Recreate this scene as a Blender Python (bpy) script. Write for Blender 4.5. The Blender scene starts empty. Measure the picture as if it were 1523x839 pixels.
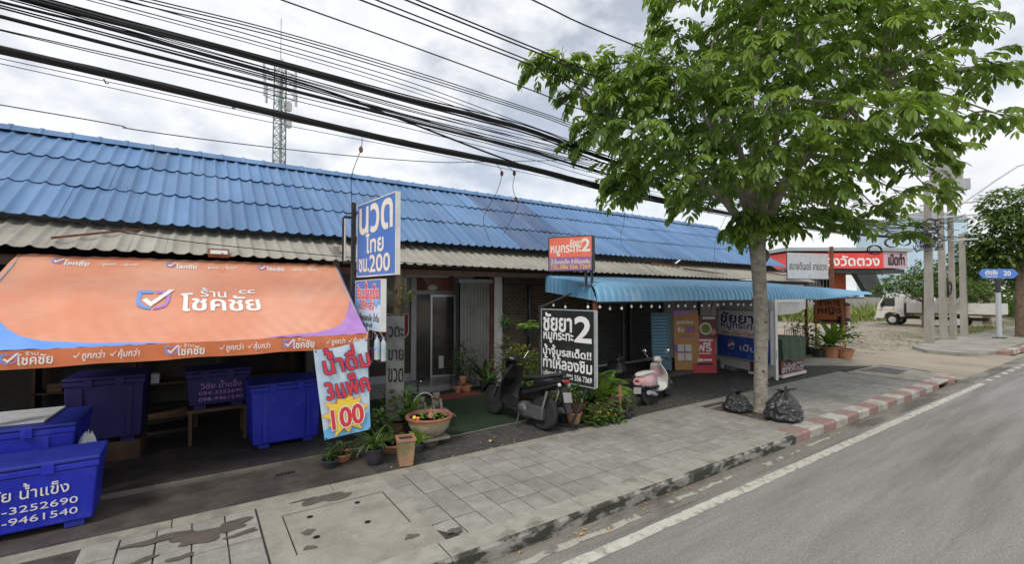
import bpy, math, random
from mathutils import Vector, Matrix
from mathutils.geometry import tessellate_polygon
R=math.radians; PI=math.pi
random.seed(11)
sc=bpy.context.scene; col=sc.collection

# ---------------------------------------------------------------- camera
cd=bpy.data.cameras.new('street_camera'); cam=bpy.data.objects.new('street_camera',cd); col.objects.link(cam)
cam.location=(0,0,2.5); cam.rotation_euler=(R(90+1.54),R(0.0),R(55.65-90))
cd.sensor_width=36; cd.lens=684.0/1523*36; cd.clip_end=2000; cd.clip_start=.05
sc.camera=cam

# ---------------------------------------------------------------- sky, sun, exposure
SUN_EL,SUN_AZ=50,212     # degrees: elevation, direction the light comes from (from +X, counter-clockwise)
w=bpy.data.worlds.new('World'); sc.world=w; w.use_nodes=True; nt=w.node_tree; N=nt.nodes; LK=nt.links
bg=N['Background']; bg.inputs['Strength'].default_value=0.1
sky=N.new('ShaderNodeTexSky'); sky.sky_type='NISHITA'; sky.sun_disc=False
sky.sun_elevation=R(SUN_EL); sky.sun_rotation=R(90-SUN_AZ); sky.dust_density=2.5; sky.air_density=1.0
tc=N.new('ShaderNodeTexCoord'); mp=N.new('ShaderNodeMapping'); mp.inputs['Scale'].default_value=(1,1,1.7)
LK.new(tc.outputs['Generated'],mp.inputs['Vector'])
n1=N.new('ShaderNodeTexNoise'); n1.inputs['Scale'].default_value=2.6; n1.inputs['Detail'].default_value=7; n1.inputs['Roughness'].default_value=.55
n2=N.new('ShaderNodeTexNoise'); n2.inputs['Scale'].default_value=13; n2.inputs['Detail'].default_value=5
LK.new(mp.outputs[0],n1.inputs['Vector']); LK.new(mp.outputs[0],n2.inputs['Vector'])
mm=N.new('ShaderNodeMath'); mm.operation='MULTIPLY_ADD'; mm.inputs[1].default_value=.3
LK.new(n2.outputs[0],mm.inputs[0]); LK.new(n1.outputs[0],mm.inputs[2])
cover=N.new('ShaderNodeValToRGB'); cover.color_ramp.elements[0].position=.50; cover.color_ramp.elements[1].position=.68
cover.color_ramp.elements[0].color=(.35,.35,.35,1); cover.color_ramp.elements[1].color=(.97,.97,.97,1)
LK.new(mm.outputs[0],cover.inputs[0])
cloud=N.new('ShaderNodeValToRGB'); e=cloud.color_ramp.elements
e[0].position=.50; e[0].color=(9.8,9.9,10,1); e[1].position=.85; e[1].color=(7.3,7.5,7.9,1)
LK.new(mm.outputs[0],cloud.inputs[0])
mx=N.new('ShaderNodeMixRGB'); LK.new(cover.outputs[0],mx.inputs[0]); LK.new(sky.outputs[0],mx.inputs[1]); LK.new(cloud.outputs[0],mx.inputs[2])
LK.new(mx.outputs[0],bg.inputs[0])
sl=bpy.data.lights.new('sun','SUN'); sl.energy=1.5; sl.angle=R(14); sl.color=(1,.95,.88)
so=bpy.data.objects.new('sun',sl); col.objects.link(so)
d=Vector((math.cos(R(SUN_AZ))*math.cos(R(SUN_EL)),math.sin(R(SUN_AZ))*math.cos(R(SUN_EL)),math.sin(R(SUN_EL))))
so.rotation_euler=d.to_track_quat('Z','Y').to_euler()
sc.view_settings.view_transform='Standard'; sc.view_settings.look='None'; sc.view_settings.exposure=0.27; sc.view_settings.gamma=1

# ---------------------------------------------------------------- materials
MAT={}
def mat(name,c1,c2=None,scale=4,rough=.8,bump=0,metal=0,rnd=0,island=0,stain=None,detail=6,stretch=(1,1,1),local=False,trans=0,alpha=1,emit=0,spec=.4,ramp=(.35,.65),bscale=None,speck=None):
    m=bpy.data.materials.new(name); m.use_nodes=True; nt=m.node_tree; N=nt.nodes; L=nt.links
    b=N['Principled BSDF']; b.inputs['Roughness'].default_value=rough; b.inputs['Metallic'].default_value=metal
    b.inputs['Specular IOR Level'].default_value=spec
    c1=(*c1,1)
    if local: src=N.new('ShaderNodeTexCoord').outputs['Object']
    else: src=N.new('ShaderNodeNewGeometry').outputs['Position']
    mp=N.new('ShaderNodeMapping'); mp.name='Mapping'; mp.inputs['Scale'].default_value=stretch; L.new(src,mp.inputs['Vector']); src=mp.outputs[0]
    out=None
    if c2 is not None:
        n=N.new('ShaderNodeTexNoise'); n.inputs['Scale'].default_value=scale; n.inputs['Detail'].default_value=detail; n.inputs['Roughness'].default_value=.6
        L.new(src,n.inputs['Vector']); r=N.new('ShaderNodeValToRGB'); r.color_ramp.elements[0].position=ramp[0]; r.color_ramp.elements[1].position=ramp[1]
        r.color_ramp.elements[0].color=c1; r.color_ramp.elements[1].color=(*c2,1); L.new(n.outputs[0],r.inputs[0]); out=r.outputs[0]
    else:
        r=N.new('ShaderNodeRGB'); r.outputs[0].default_value=c1; out=r.outputs[0]
    if stain:   # (colour, scale, low, high, amount)
        sc_,lo,hi,am=stain[1:5]
        n=N.new('ShaderNodeTexNoise'); n.inputs['Scale'].default_value=sc_; n.inputs['Detail'].default_value=8; n.inputs['Roughness'].default_value=.62; L.new(src,n.inputs['Vector'])
        mr=N.new('ShaderNodeMapRange'); mr.inputs[1].default_value=lo; mr.inputs[2].default_value=hi; mr.inputs[4].default_value=am; L.new(n.outputs[0],mr.inputs[0])
        x=N.new('ShaderNodeMixRGB'); L.new(mr.outputs[0],x.inputs[0]); L.new(out,x.inputs[1]); x.inputs[2].default_value=(*stain[0],1); out=x.outputs[0]
    if speck:   # fine aggregate: (scale, amount)
        n=N.new('ShaderNodeTexNoise'); n.inputs['Scale'].default_value=speck[0]; n.inputs['Detail'].default_value=3; L.new(N['Mapping'].inputs['Vector'].links[0].from_socket,n.inputs['Vector'])
        mr=N.new('ShaderNodeMapRange'); mr.inputs[1].default_value=.3; mr.inputs[2].default_value=.7; mr.inputs[3].default_value=1-speck[1]; mr.inputs[4].default_value=1+speck[1]; L.new(n.outputs[0],mr.inputs[0])
        x=N.new('ShaderNodeMixRGB'); x.blend_type='MULTIPLY'; x.inputs[0].default_value=1; L.new(out,x.inputs[1]); L.new(mr.outputs[0],x.inputs[2]); out=x.outputs[0]
    if rnd or island:
        if island: rv=N.new('ShaderNodeNewGeometry').outputs['Random Per Island']; am=island
        else: rv=N.new('ShaderNodeObjectInfo').outputs['Random']; am=rnd
        mr=N.new('ShaderNodeMapRange'); mr.inputs[3].default_value=1-am; mr.inputs[4].default_value=1+am; L.new(rv,mr.inputs[0])
        x=N.new('ShaderNodeMixRGB'); x.blend_type='MULTIPLY'; x.inputs[0].default_value=1; L.new(out,x.inputs[1]); L.new(mr.outputs[0],x.inputs[2]); out=x.outputs[0]
    L.new(out,b.inputs['Base Color'])
    if bump:
        n=N.new('ShaderNodeTexNoise'); n.inputs['Scale'].default_value=bscale or scale*6; n.inputs['Detail'].default_value=4; L.new(src,n.inputs['Vector'])
        bp=N.new('ShaderNodeBump'); bp.inputs['Strength'].default_value=bump; bp.inputs['Distance'].default_value=.02; L.new(n.outputs[0],bp.inputs['Height']); L.new(bp.outputs[0],b.inputs['Normal'])
    if emit: L.new(out,b.inputs['Emission Color']); b.inputs['Emission Strength'].default_value=emit
    if trans:
        t=N.new('ShaderNodeBsdfTranslucent'); x=N.new('ShaderNodeMixShader'); x.inputs[0].default_value=trans
        h=N.new('ShaderNodeMixRGB'); h.blend_type='MULTIPLY'; h.inputs[0].default_value=1; h.inputs[2].default_value=(1.3,1.35,.6,1); L.new(out,h.inputs[1]); L.new(h.outputs[0],t.inputs[0])
        L.new(b.outputs[0],x.inputs[1]); L.new(t.outputs[0],x.inputs[2]); L.new(x.outputs[0],N['Material Output'].inputs[0])
    if alpha<1: b.inputs['Alpha'].default_value=alpha
    MAT[name]=m; return m
mat('paving',(.245,.238,.212),(.325,.315,.285),6,.85,.25,rnd=.10,stain=((.17,.16,.135),.9,.48,.72,.8),speck=(70,.16))
mat('paving_bed',(.04,.037,.032),(.07,.065,.055),9,.95,.3)
mat('slab_concrete',(.27,.255,.215),(.335,.318,.27),3,.88,.3,stain=((.17,.155,.13),1.7,.5,.72,.75),speck=(60,.14))
mat('border_concrete',(.24,.225,.19),(.32,.30,.25),5,.9,.35,stain=((.13,.12,.10),2.2,.52,.7,.7))
mat('kerb_concrete',(.24,.235,.21),(.33,.32,.29),5,.9,.5,stain=((.028,.03,.02),3.0,.42,.53,.92),stretch=(1,1,2.5))
mat('kerb_top',(.27,.26,.22),(.36,.345,.30),5,.9,.4,stain=((.12,.115,.09),2.4,.56,.7,.8))
mat('kerb_red',(.30,.13,.11),(.37,.22,.20),7,.85,.3,stain=((.24,.21,.185),4,.42,.6,.85))
mat('kerb_white',(.42,.40,.36),(.52,.50,.45),7,.85,.3,stain=((.26,.235,.20),4,.44,.62,.8))
mat('asphalt',(.215,.208,.192),(.275,.268,.248),2.2,.8,.4,speck=(55,.28),stain=((.14,.133,.118),.75,.5,.64,.8),stretch=(.16,1.9,1),bscale=60)
mat('gutter_asphalt',(.18,.165,.14),(.25,.23,.195),1.8,.75,.4,speck=(60,.22),stain=((.085,.078,.066),1.1,.5,.6,.85),stretch=(.45,1.6,1),bscale=60)
mat('road_paint',(.46,.45,.38),(.56,.54,.47),9,.8,.2,stain=((.23,.22,.19),7,.50,.62,.8))
mat('worn_paint',(.34,.33,.28),(.42,.40,.34),12,.85,.2,stain=((.17,.16,.14),4,.5,.56,.95))
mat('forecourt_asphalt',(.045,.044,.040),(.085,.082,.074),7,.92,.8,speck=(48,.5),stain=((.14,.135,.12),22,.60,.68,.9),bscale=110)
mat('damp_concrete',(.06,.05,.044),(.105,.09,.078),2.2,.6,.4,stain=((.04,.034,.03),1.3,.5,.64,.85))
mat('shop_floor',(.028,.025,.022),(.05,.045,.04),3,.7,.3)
mat('dirt',(.29,.25,.195),(.36,.315,.25),.55,.95,.6,stain=((.19,.16,.12),.35,.54,.68,.85),stretch=(1,.45,1),bscale=9)
mat('earth',(.30,.26,.19),(.40,.35,.27),.3,.95,.5,stain=((.12,.16,.06),.12,.5,.62,.85),bscale=6)
mat('far_paving',(.27,.255,.22),(.34,.325,.285),1.2,.9,.3,stain=((.17,.15,.12),.9,.48,.68,.8),speck=(40,.12))
mat('carpet',(.016,.034,.015),(.026,.052,.023),3,1,.9,stain=((.055,.075,.045),1.1,.55,.7,.6),stretch=(1,2.4,1),bscale=90)
mat('blue_tile',(.092,.19,.365),(.135,.245,.425),1.4,.55,.1,rnd=.13,stain=((.19,.26,.38),1.1,.54,.76,.6),stretch=(1,.35,.35))
mat('blue_tile_old',(.07,.12,.235),(.11,.165,.28),1.4,.6,.1,rnd=.12,stain=((.15,.17,.22),1.4,.5,.7,.7),stretch=(1,.35,.35))
mat('grey_tile',(.30,.285,.245),(.40,.385,.335),2.2,.9,.3,rnd=.07,stain=((.17,.155,.13),1.1,.52,.7,.7),stretch=(1.6,.6,.6))
mat('sky_blue_metal',(.15,.36,.56),(.19,.42,.62),1.5,.42,0,stain=((.36,.52,.62),1.8,.55,.72,.6))
mat('sky_blue_dirty',(.14,.36,.56),(.17,.42,.62),4,.45,.05,stain=((.09,.19,.26),6,.5,.66,.7))
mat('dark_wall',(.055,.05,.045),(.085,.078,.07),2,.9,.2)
mat('plaster',(.28,.275,.26),(.34,.33,.31),1.5,.9,.2,stain=((.17,.16,.14),1.3,.52,.7,.7))
mat('beige_wall',(.30,.27,.21),(.36,.33,.26),1.6,.9,.2,stain=((.16,.14,.11),1.2,.5,.7,.7))
mat('shutter_brown',(.115,.088,.062),(.15,.118,.085),3,.6,.1,stain=((.06,.048,.036),2,.5,.7,.7))
mat('shutter_dark',(.055,.05,.047),(.075,.068,.062),3,.6,.1)
mat('wood',(.13,.08,.045),(.20,.125,.07),5,.8,.3,stretch=(1,1,.2))
mat('dark_wood',(.07,.042,.03),(.11,.065,.045),5,.8,.2,stretch=(1,1,.2))
mat('rust',(.16,.06,.035),(.25,.10,.055),8,.9,.4)
mat('grey_metal',(.34,.35,.36),(.42,.43,.44),4,.5,0,.2)
mat('dark_metal',(.028,.028,.03),(.045,.045,.048),5,.5,0)
mat('aluminium',(.55,.56,.57),(.62,.63,.64),5,.4,0,.5)
mat('galvanised',(.42,.45,.46),(.52,.55,.56),6,.5,0,.4)
mat('white_paint',(.66,.66,.64),(.76,.76,.74),3,.6,.05,stain=((.45,.43,.38),2,.56,.74,.6))
mat('weathered_board',(.20,.195,.185),(.27,.265,.25),4,.9,.2,stain=((.11,.10,.09),2.5,.5,.7,.7))
mat('off_white',(.55,.54,.50),(.63,.62,.58),3,.8,.1)
mat('glass_dark',(.02,.022,.022),None,rough=.06,spec=.8)
mat('glass_tinted',(.05,.05,.045),(.09,.075,.065),3,.12,spec=.7)
mat('chrome',(.7,.7,.7),None,rough=.2,metal=1)
mat('floor_tile',(.22,.22,.21),(.28,.28,.27),3,.25)
mat('orange_vinyl',(.66,.25,.14),(.70,.295,.175),1.4,.5,.15,stain=((.74,.40,.27),.8,.42,.7,.85),bscale=4)
mat('orange_band',(.62,.17,.065),(.70,.22,.09),3,.55,.2,stain=((.42,.13,.06),3,.58,.72,.6),bscale=6)
mat('vinyl_blue',(.13,.31,.80),(.17,.36,.84),2,.5)
mat('vinyl_purple',(.38,.19,.52),(.44,.24,.57),2,.5)
mat('print_white',(.80,.80,.78),None,rough=.6)
mat('print_faded',(.72,.70,.66),None,rough=.6)
mat('print_cream',(.80,.76,.68),None,rough=.6)
mat('print_navy',(.02,.03,.16),None,rough=.6)
mat('print_black',(.012,.012,.014),None,rough=.6)
mat('print_red',(.66,.05,.06),None,rough=.55)
mat('print_darkred',(.25,.02,.03),None,rough=.5)
mat('print_yellow',(.86,.62,.06),None,rough=.55)
mat('print_orange',(.85,.25,.04),None,rough=.55)
mat('print_blue',(.04,.09,.42),(.05,.11,.48),3,.5)
mat('print_violet',(.20,.09,.38),None,rough=.6)
mat('sign_blue',(.075,.19,.56),(.09,.215,.60),2,.4)
mat('sign_red',(.80,.17,.10),(.82,.20,.13),2,.45)
mat('sign_purple',(.29,.13,.34),(.33,.16,.38),2,.45)
mat('sign_black',(.022,.024,.024),(.034,.036,.036),4,.35,stain=((.12,.125,.12),1.4,.55,.75,.5))
mat('ice_blue',(.10,.32,.70),(.34,.62,.86),7,.5)
mat('banner_blue',(.50,.66,.80),(.66,.76,.84),1.6,.55,.1)
mat('banner_deep',(.12,.42,.76),(.20,.50,.80),3,.55)
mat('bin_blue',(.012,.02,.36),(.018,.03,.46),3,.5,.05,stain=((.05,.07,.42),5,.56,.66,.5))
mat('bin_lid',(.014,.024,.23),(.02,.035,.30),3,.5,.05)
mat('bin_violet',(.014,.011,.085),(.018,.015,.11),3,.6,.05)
mat('foam',(.40,.42,.44),(.50,.52,.54),6,.9,.1)
mat('terracotta',(.36,.155,.085),(.44,.21,.125),6,.85,.3,stain=((.20,.15,.09),3,.5,.7,.7))
mat('terracotta_mossy',(.33,.19,.11),(.40,.25,.15),5,.9,.4,stain=((.13,.14,.06),3,.47,.62,.8))
mat('glazed_bowl',(.32,.28,.20),(.40,.35,.26),5,.6,.2,stain=((.18,.15,.10),4,.5,.7,.7))
mat('glazed_rim',(.24,.09,.075),(.32,.14,.11),6,.45,.1)
mat('glazed_yellow',(.50,.33,.08),None,rough=.5)
mat('black_pot',(.025,.028,.035),(.05,.052,.06),5,.6)
mat('soil',(.035,.026,.018),(.06,.045,.03),20,1,.6)
mat('stone_carving',(.13,.115,.09),(.24,.215,.175),14,.9,.6)
mat('bark',(.21,.19,.155),(.35,.32,.265),6,.95,.9,stain=((.16,.13,.10),8,.56,.68,.85),stretch=(1,1,1.8),bscale=22)
mat('bark_dark',(.10,.075,.05),(.17,.13,.09),6,.95,.7)
mat('leaf_tree',(.10,.175,.042),(.17,.265,.065),.9,.42,island=.34,trans=.48,stain=((.27,.37,.08),1.0,.47,.62,.8))
mat('leaf_dark',(.042,.08,.022),(.075,.13,.035),2.5,.5,island=.35,trans=.25)
mat('leaf_mid',(.075,.145,.03),(.13,.22,.05),2.5,.5,island=.35,trans=.3)
mat('leaf_light',(.14,.25,.035),(.22,.34,.06),3,.5,island=.25,trans=.35)
mat('leaf_yellow',(.30,.29,.035),(.16,.22,.04),9,.5,island=.3,trans=.3)
mat('leaf_cream',(.34,.36,.20),(.15,.22,.07),12,.5,island=.3,trans=.3)
mat('leaf_far',(.085,.145,.035),(.14,.215,.055),.6,.6,island=.35,trans=.3)
mat('leaf_grass',(.15,.20,.05),(.24,.28,.09),.5,.7,island=.3,trans=.3)
mat('dry_leaf',(.42,.27,.08),(.5,.35,.12),6,.8)
mat('rubber',(.018,.018,.019),(.03,.03,.031),12,.8,.2)
mat('black_plastic',(.014,.014,.016),(.022,.022,.024),8,.35)
mat('black_paint',(.012,.012,.014),None,rough=.2,spec=.6)
mat('seat_vinyl',(.016,.016,.018),(.025,.025,.027),20,.5,.1)
mat('pink_paint',(.55,.27,.32),(.62,.42,.44),3,.25,spec=.6)
mat('white_gloss',(.68,.67,.64),(.74,.73,.70),3,.25,spec=.6)
mat('lamp_red',(.30,.02,.02),None,rough=.15,spec=.7)
mat('lamp_clear',(.55,.55,.55),None,rough=.1,spec=.8)
mat('engine_grey',(.10,.10,.105),(.16,.16,.165),8,.45,0,.5)
mat('bag_plastic',(.022,.023,.025),(.040,.041,.044),9,.28,.5,spec=.6,bscale=26)
mat('bulb_glass',(.75,.75,.72),None,rough=.15)
mat('bottle_plastic',(.55,.66,.70),(.66,.76,.80),9,.15,alpha=.62)
mat('bottle_cap',(.10,.30,.62),None,rough=.5)
mat('bottle_label',(.10,.25,.65),(.5,.6,.8),30,.5)
mat('canvas_green',(.045,.075,.05),(.07,.105,.07),4,.85,.2)
mat('cloth_white',(.50,.50,.49),(.60,.60,.59),4,.9,.3,bscale=12)
mat('concrete_pole',(.27,.255,.225),(.35,.33,.29),3,.9,.3,stain=((.25,.22,.18),2,.55,.7,.6),stretch=(1,1,.4))
mat('cable',(.012,.012,.013),None,rough=.6)
mat('tower_steel',(.17,.22,.21),(.24,.29,.28),2,.5,0,.3)
mat('tower_panel',(.62,.64,.66),None,rough=.5)
mat('hall_blue',(.46,.60,.72),(.52,.66,.76),.4,.6)
mat('roof_grey',(.32,.36,.38),(.38,.42,.44),.6,.6)
mat('cladding_dark',(.05,.055,.06),(.075,.08,.085),.8,.5)
mat('band_red',(.75,.06,.06),(.79,.09,.09),.5,.5)
mat('band_pink',(.55,.36,.42),(.60,.42,.48),.5,.5)
mat('panel_orange',(.80,.17,.07),None,rough=.6)
mat('truck_white',(.62,.61,.57),(.70,.69,.65),2,.5,.05,stain=((.45,.40,.33),1.4,.55,.7,.7))
mat('truck_frame',(.06,.04,.035),(.10,.06,.05),5,.7)
mat('poster_orange',(.40,.19,.06),(.46,.23,.075),2,.5)
mat('poster_blue',(.065,.15,.185),(.085,.18,.215),2,.5)
mat('poster_red',(.46,.04,.06),(.52,.05,.07),2,.5)
mat('menu_dark',(.10,.03,.03),(.16,.05,.04),3,.5)
mat('pink_photo',(.30,.10,.08),(.42,.24,.20),2.4,.4)
mat('board_orange',(.42,.13,.05),(.48,.16,.065),3,.6)
mat('lamp_lit_red',(1,.05,.01),None,emit=1.5)
mat('lamp_lit_blue',(.04,.06,1),None,emit=1.0)
mat('old_edge',(.11,.10,.085),(.17,.155,.135),4,.9,.3,stain=((.06,.055,.045),2,.5,.65,.8))
mat('stain_water',(.095,.083,.068),(.13,.115,.095),6,.55,.2)
mat('hole_dark',(.008,.008,.008),None,rough=1)

# ---------------------------------------------------------------- mesh helpers
class MB:
    def __init__(s): s.v=[]; s.f=[]
    def add(s,vs,fs):
        o=len(s.v); s.v.extend([tuple(p) for p in vs]); s.f.extend([tuple(i+o for i in f) for f in fs]); return s
    def box(s,x0,x1,y0,y1,z0,z1):
        vs=[(x,y,z) for z in (z0,z1) for y in (y0,y1) for x in (x0,x1)]
        return s.add(vs,[(0,2,3,1),(4,5,7,6),(0,1,5,4),(2,6,7,3),(0,4,6,2),(1,3,7,5)])
    def tbox(s,c,b,t,z0,z1):   # tapered box: centre, half sizes at bottom and top
        vs=[(c[0]+sx*h[0],c[1]+sy*h[1],z) for z,h in ((z0,b),(z1,t)) for sy in (-1,1) for sx in (-1,1)]
        return s.add(vs,[(0,2,3,1),(4,5,7,6),(0,1,5,4),(2,6,7,3),(0,4,6,2),(1,3,7,5)])
    def bar(s,a,b,w,h=None,up=(0,0,1)):
        a=Vector(a);b=Vector(b);h=h or w;d=(b-a).normalized();up=Vector(up)
        if abs(d.dot(up))>.98: up=Vector((1,0,0))
        x=d.cross(up).normalized();y=x.cross(d)
        vs=[p+x*sx*w/2+y*sy*h/2 for p in (a,b) for sy in (-1,1) for sx in (-1,1)]
        return s.add(vs,[(0,2,3,1),(4,5,7,6),(0,1,5,4),(2,6,7,3),(0,4,6,2),(1,3,7,5)])
    def tube(s,pts,r,n=8,cap=True,flat=1):
        pts=[Vector(p) for p in pts]; k=len(pts); rs=r if isinstance(r,(list,tuple)) else [r]*k
        o=len(s.v); prev=None
        for i,p in enumerate(pts):
            d=(pts[min(i+1,k-1)]-pts[max(i-1,0)])
            d=d.normalized() if d.length>1e-9 else Vector((0,0,1))
            if prev is None:
                up=Vector((0,0,1)) if abs(d.z)<.9 else Vector((1,0,0)); x=d.cross(up).normalized()
            else: x=(prev-d*prev.dot(d)); x=x.normalized() if x.length>1e-6 else d.orthogonal().normalized()
            prev=x; y=d.cross(x)
            for j in range(n):
                a=2*PI*j/n; s.v.append(tuple(p+(x*math.cos(a)+y*math.sin(a)*flat)*rs[i]))
        for i in range(k-1):
            for j in range(n):
                a=o+i*n+j; b=o+i*n+(j+1)%n; s.f.append((a,b,b+n,a+n))
        if cap: s.f.append(tuple(o+j for j in reversed(range(n)))); s.f.append(tuple(o+(k-1)*n+j for j in range(n)))
        return s
    def lathe(s,prof,c=(0,0,0),n=20,axis='z',sx=1,sy=1):
        o=len(s.v)
        for r,z in prof:
            for j in range(n):
                a=2*PI*j/n; p=(r*math.cos(a)*sx,r*math.sin(a)*sy,z)
                if axis=='y': p=(p[0],p[2],p[1])
                if axis=='x': p=(p[2],p[0],p[1])
                s.v.append((c[0]+p[0],c[1]+p[1],c[2]+p[2]))
        for i in range(len(prof)-1):
            for j in range(n):
                a=o+i*n+j; b=o+i*n+(j+1)%n; s.f.append((a,b,b+n,a+n))
        s.f.append(tuple(o+j for j in reversed(range(n)))); s.f.append(tuple(o+(len(prof)-1)*n+j for j in range(n)))
        return s
    def prism(s,poly,y0,y1,plane='xz'):    # polygon (x,z) extruded along y, or (x,y) along z, or (y,z) along x
        k=len(poly); f={'xz':lambda p,t:(p[0],t,p[1]),'xy':lambda p,t:(p[0],p[1],t),'yz':lambda p,t:(t,p[0],p[1])}[plane]
        vs=[f(p,y0) for p in poly]+[f(p,y1) for p in poly]
        fs=[tuple(range(k)),tuple(reversed(range(k,2*k)))]+[(i,(i+1)%k+0,(i+1)%k+k,i+k)[::-1] for i in range(k)]
        return s.add(vs,fs)
    def sheet(s,rows):      # grid of points
        o=len(s.v); n=len(rows[0])
        for r in rows: s.v.extend([tuple(p) for p in r])
        for i in range(len(rows)-1):
            for j in range(n-1):
                a=o+i*n+j; s.f.append((a,a+1,a+n+1,a+n))
        return s
    def sphere(s,c,r,n=12,m=8,sc_=(1,1,1),jit=0,rng=None):
        prof=[]; o=len(s.v)
        for i in range(m+1):
            t=PI*i/m
            for j in range(n):
                a=2*PI*j/n; q=1+(rng.uniform(-jit,jit) if rng else 0)
                s.v.append((c[0]+r*sc_[0]*q*math.sin(t)*math.cos(a),c[1]+r*sc_[1]*q*math.sin(t)*math.sin(a),c[2]-r*sc_[2]*q*math.cos(t)))
        for i in range(m):
            for j in range(n):
                a=o+i*n+j; b=o+i*n+(j+1)%n; s.f.append((a,b,b+n,a+n))
        return s
    def blade(s,base,yaw,pitch,length,width,droop=.8,n=4,fold=.15,shape=None):
        # a leaf: curved, folded strip from base; pitch measured from horizontal, bends down by droop radians
        p=Vector(base); st=length/n; side=Vector((-math.sin(yaw),math.cos(yaw),0)); o=len(s.v)
        shape=shape or (lambda t: math.sin(PI*min(1,.08+t*.92))**.8)
        for i in range(n+1):
            t=i/n; a=pitch-droop*t; wd=width*.5*shape(t)
            up=Vector((-math.sin(a)*math.cos(yaw),-math.sin(a)*math.sin(yaw),math.cos(a)))
            s.v.append(tuple(p-side*wd+up*wd*fold*2)); s.v.append(tuple(p)); s.v.append(tuple(p+side*wd+up*wd*fold*2))
            p=p+Vector((math.cos(a)*math.cos(yaw),math.cos(a)*math.sin(yaw),math.sin(a)))*st
        for i in range(n):
            a=o+i*3; s.f.append((a,a+1,a+4,a+3)); s.f.append((a+1,a+2,a+5,a+4))
        return s
    def mesh(s,name,m,smooth=False):
        me=bpy.data.meshes.new(name); me.from_pydata(s.v,[],s.f); me.validate(); me.materials.append(MAT[m] if isinstance(m,str) else m)
        if smooth:
            me.polygons.foreach_set('use_smooth',[True]*len(me.polygons))
            try: me.set_sharp_from_angle(angle=R(40))
            except Exception: pass
        me.update(); return me
    def build(s,name,m,parent=None,smooth=False,bevel=0,loc=None,rot=None):
        return link(name,s.mesh(name,m,smooth),parent,loc,rot,bevel)
def link(name,me,parent=None,loc=None,rot=None,bevel=0):
    o=bpy.data.objects.new(name,me); col.objects.link(o)
    if parent is not None: o.parent=parent
    if loc is not None: o.location=loc
    if rot is not None: o.rotation_euler=rot
    if bevel:
        b=o.modifiers.new('bevel','BEVEL'); b.width=bevel; b.segments=2; b.limit_method='ANGLE'; b.angle_limit=R(35)
    return o
def tag(o,label=None,cat=None,group=None,kind=None):
    if label: o['label']=label
    if cat: o['category']=cat
    if group: o['group']=group
    if kind: o['kind']=kind
    return o
def thing(name,label,cat,loc=(0,0,0),rz=0,group=None,rot=None,scale=None):
    o=bpy.data.objects.new(name,None); col.objects.link(o); o.location=loc; o.rotation_euler=rot if rot else (0,0,rz); o.empty_display_size=.2
    if scale: o.scale=(scale,)*3
    return tag(o,label,cat,group)
def copy_tree(o,parent=None):
    c=o.copy(); col.objects.link(c); c.parent=parent
    for ch in list(o.children): copy_tree(ch,c)
    return c

# ---------------------------------------------------------------- lettering (Thai and Latin) as thin raised letters
_gl={}
TONE='\u0e48\u0e49\u0e4a\u0e4b'; UPV='\u0e31\u0e34\u0e35\u0e36\u0e37\u0e47'
def contours(txt):
    c=bpy.data.curves.new('lettering_source','FONT'); c.body=txt; c.size=1; c.resolution_u=2
    o=bpy.data.objects.new('lettering_source',c); col.objects.link(o); dg=bpy.context.evaluated_depsgraph_get()
    cu=o.evaluated_get(dg).to_curve(dg); res=[]
    for sp in cu.splines:
        bp=sp.bezier_points; n=len(bp); pts=[]
        if n:
            for i in range(n):
                a=bp[i]; b=bp[(i+1)%n]; P0,P1,P2,P3=a.co,a.handle_right,b.handle_left,b.co
                line=((P1-P0).cross(P3-P0).length<1e-5 and (P2-P0).cross(P3-P0).length<1e-5)
                k=1 if line else 3
                for q in range(k):
                    t=q/k; u=1-t; p=P0*u**3+P1*3*u*u*t+P2*3*u*t*t+P3*t**3
                    if not pts or (Vector(pts[-1])-Vector((p.x,p.y))).length>1e-4: pts.append((p.x,p.y))
        else: pts=[(p.co.x,p.co.y) for p in sp.points]
        if len(pts)>2: res.append(pts)
    bpy.data.objects.remove(o); bpy.data.curves.remove(c)
    return res
def area(p): return sum(p[i-1][0]*p[i][1]-p[i][0]*p[i-1][1] for i in range(len(p)))/2
def inside(pt,poly):
    x,y=pt; c=False
    for i in range(len(poly)):
        x1,y1=poly[i-1]; x2,y2=poly[i]
        if (y1>y)!=(y2>y) and x<(x2-x1)*(y-y1)/(y2-y1)+x1: c=not c
    return c
def glyphs(txt):
    cs=contours(txt)
    # raise tone marks that sit over an upper vowel or before sara am
    if any(ch in TONE for ch in txt):
        cnt=[]
        for ch in txt:
            if ch==' ': cnt.append(0); continue
            if ch not in _gl: _gl[ch]=len(contours(ch))
            cnt.append(_gl[ch])
        if sum(cnt)==len(cs):
            k=0
            for i,ch in enumerate(txt):
                if ch in TONE and ((i and txt[i-1] in UPV) or (i+1<len(txt) and txt[i+1]=='\u0e33')):
                    for q in range(k,k+cnt[i]): cs[q]=[(x,y+.19) for x,y in cs[q]]
                k+=cnt[i]
    return cs
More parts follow.
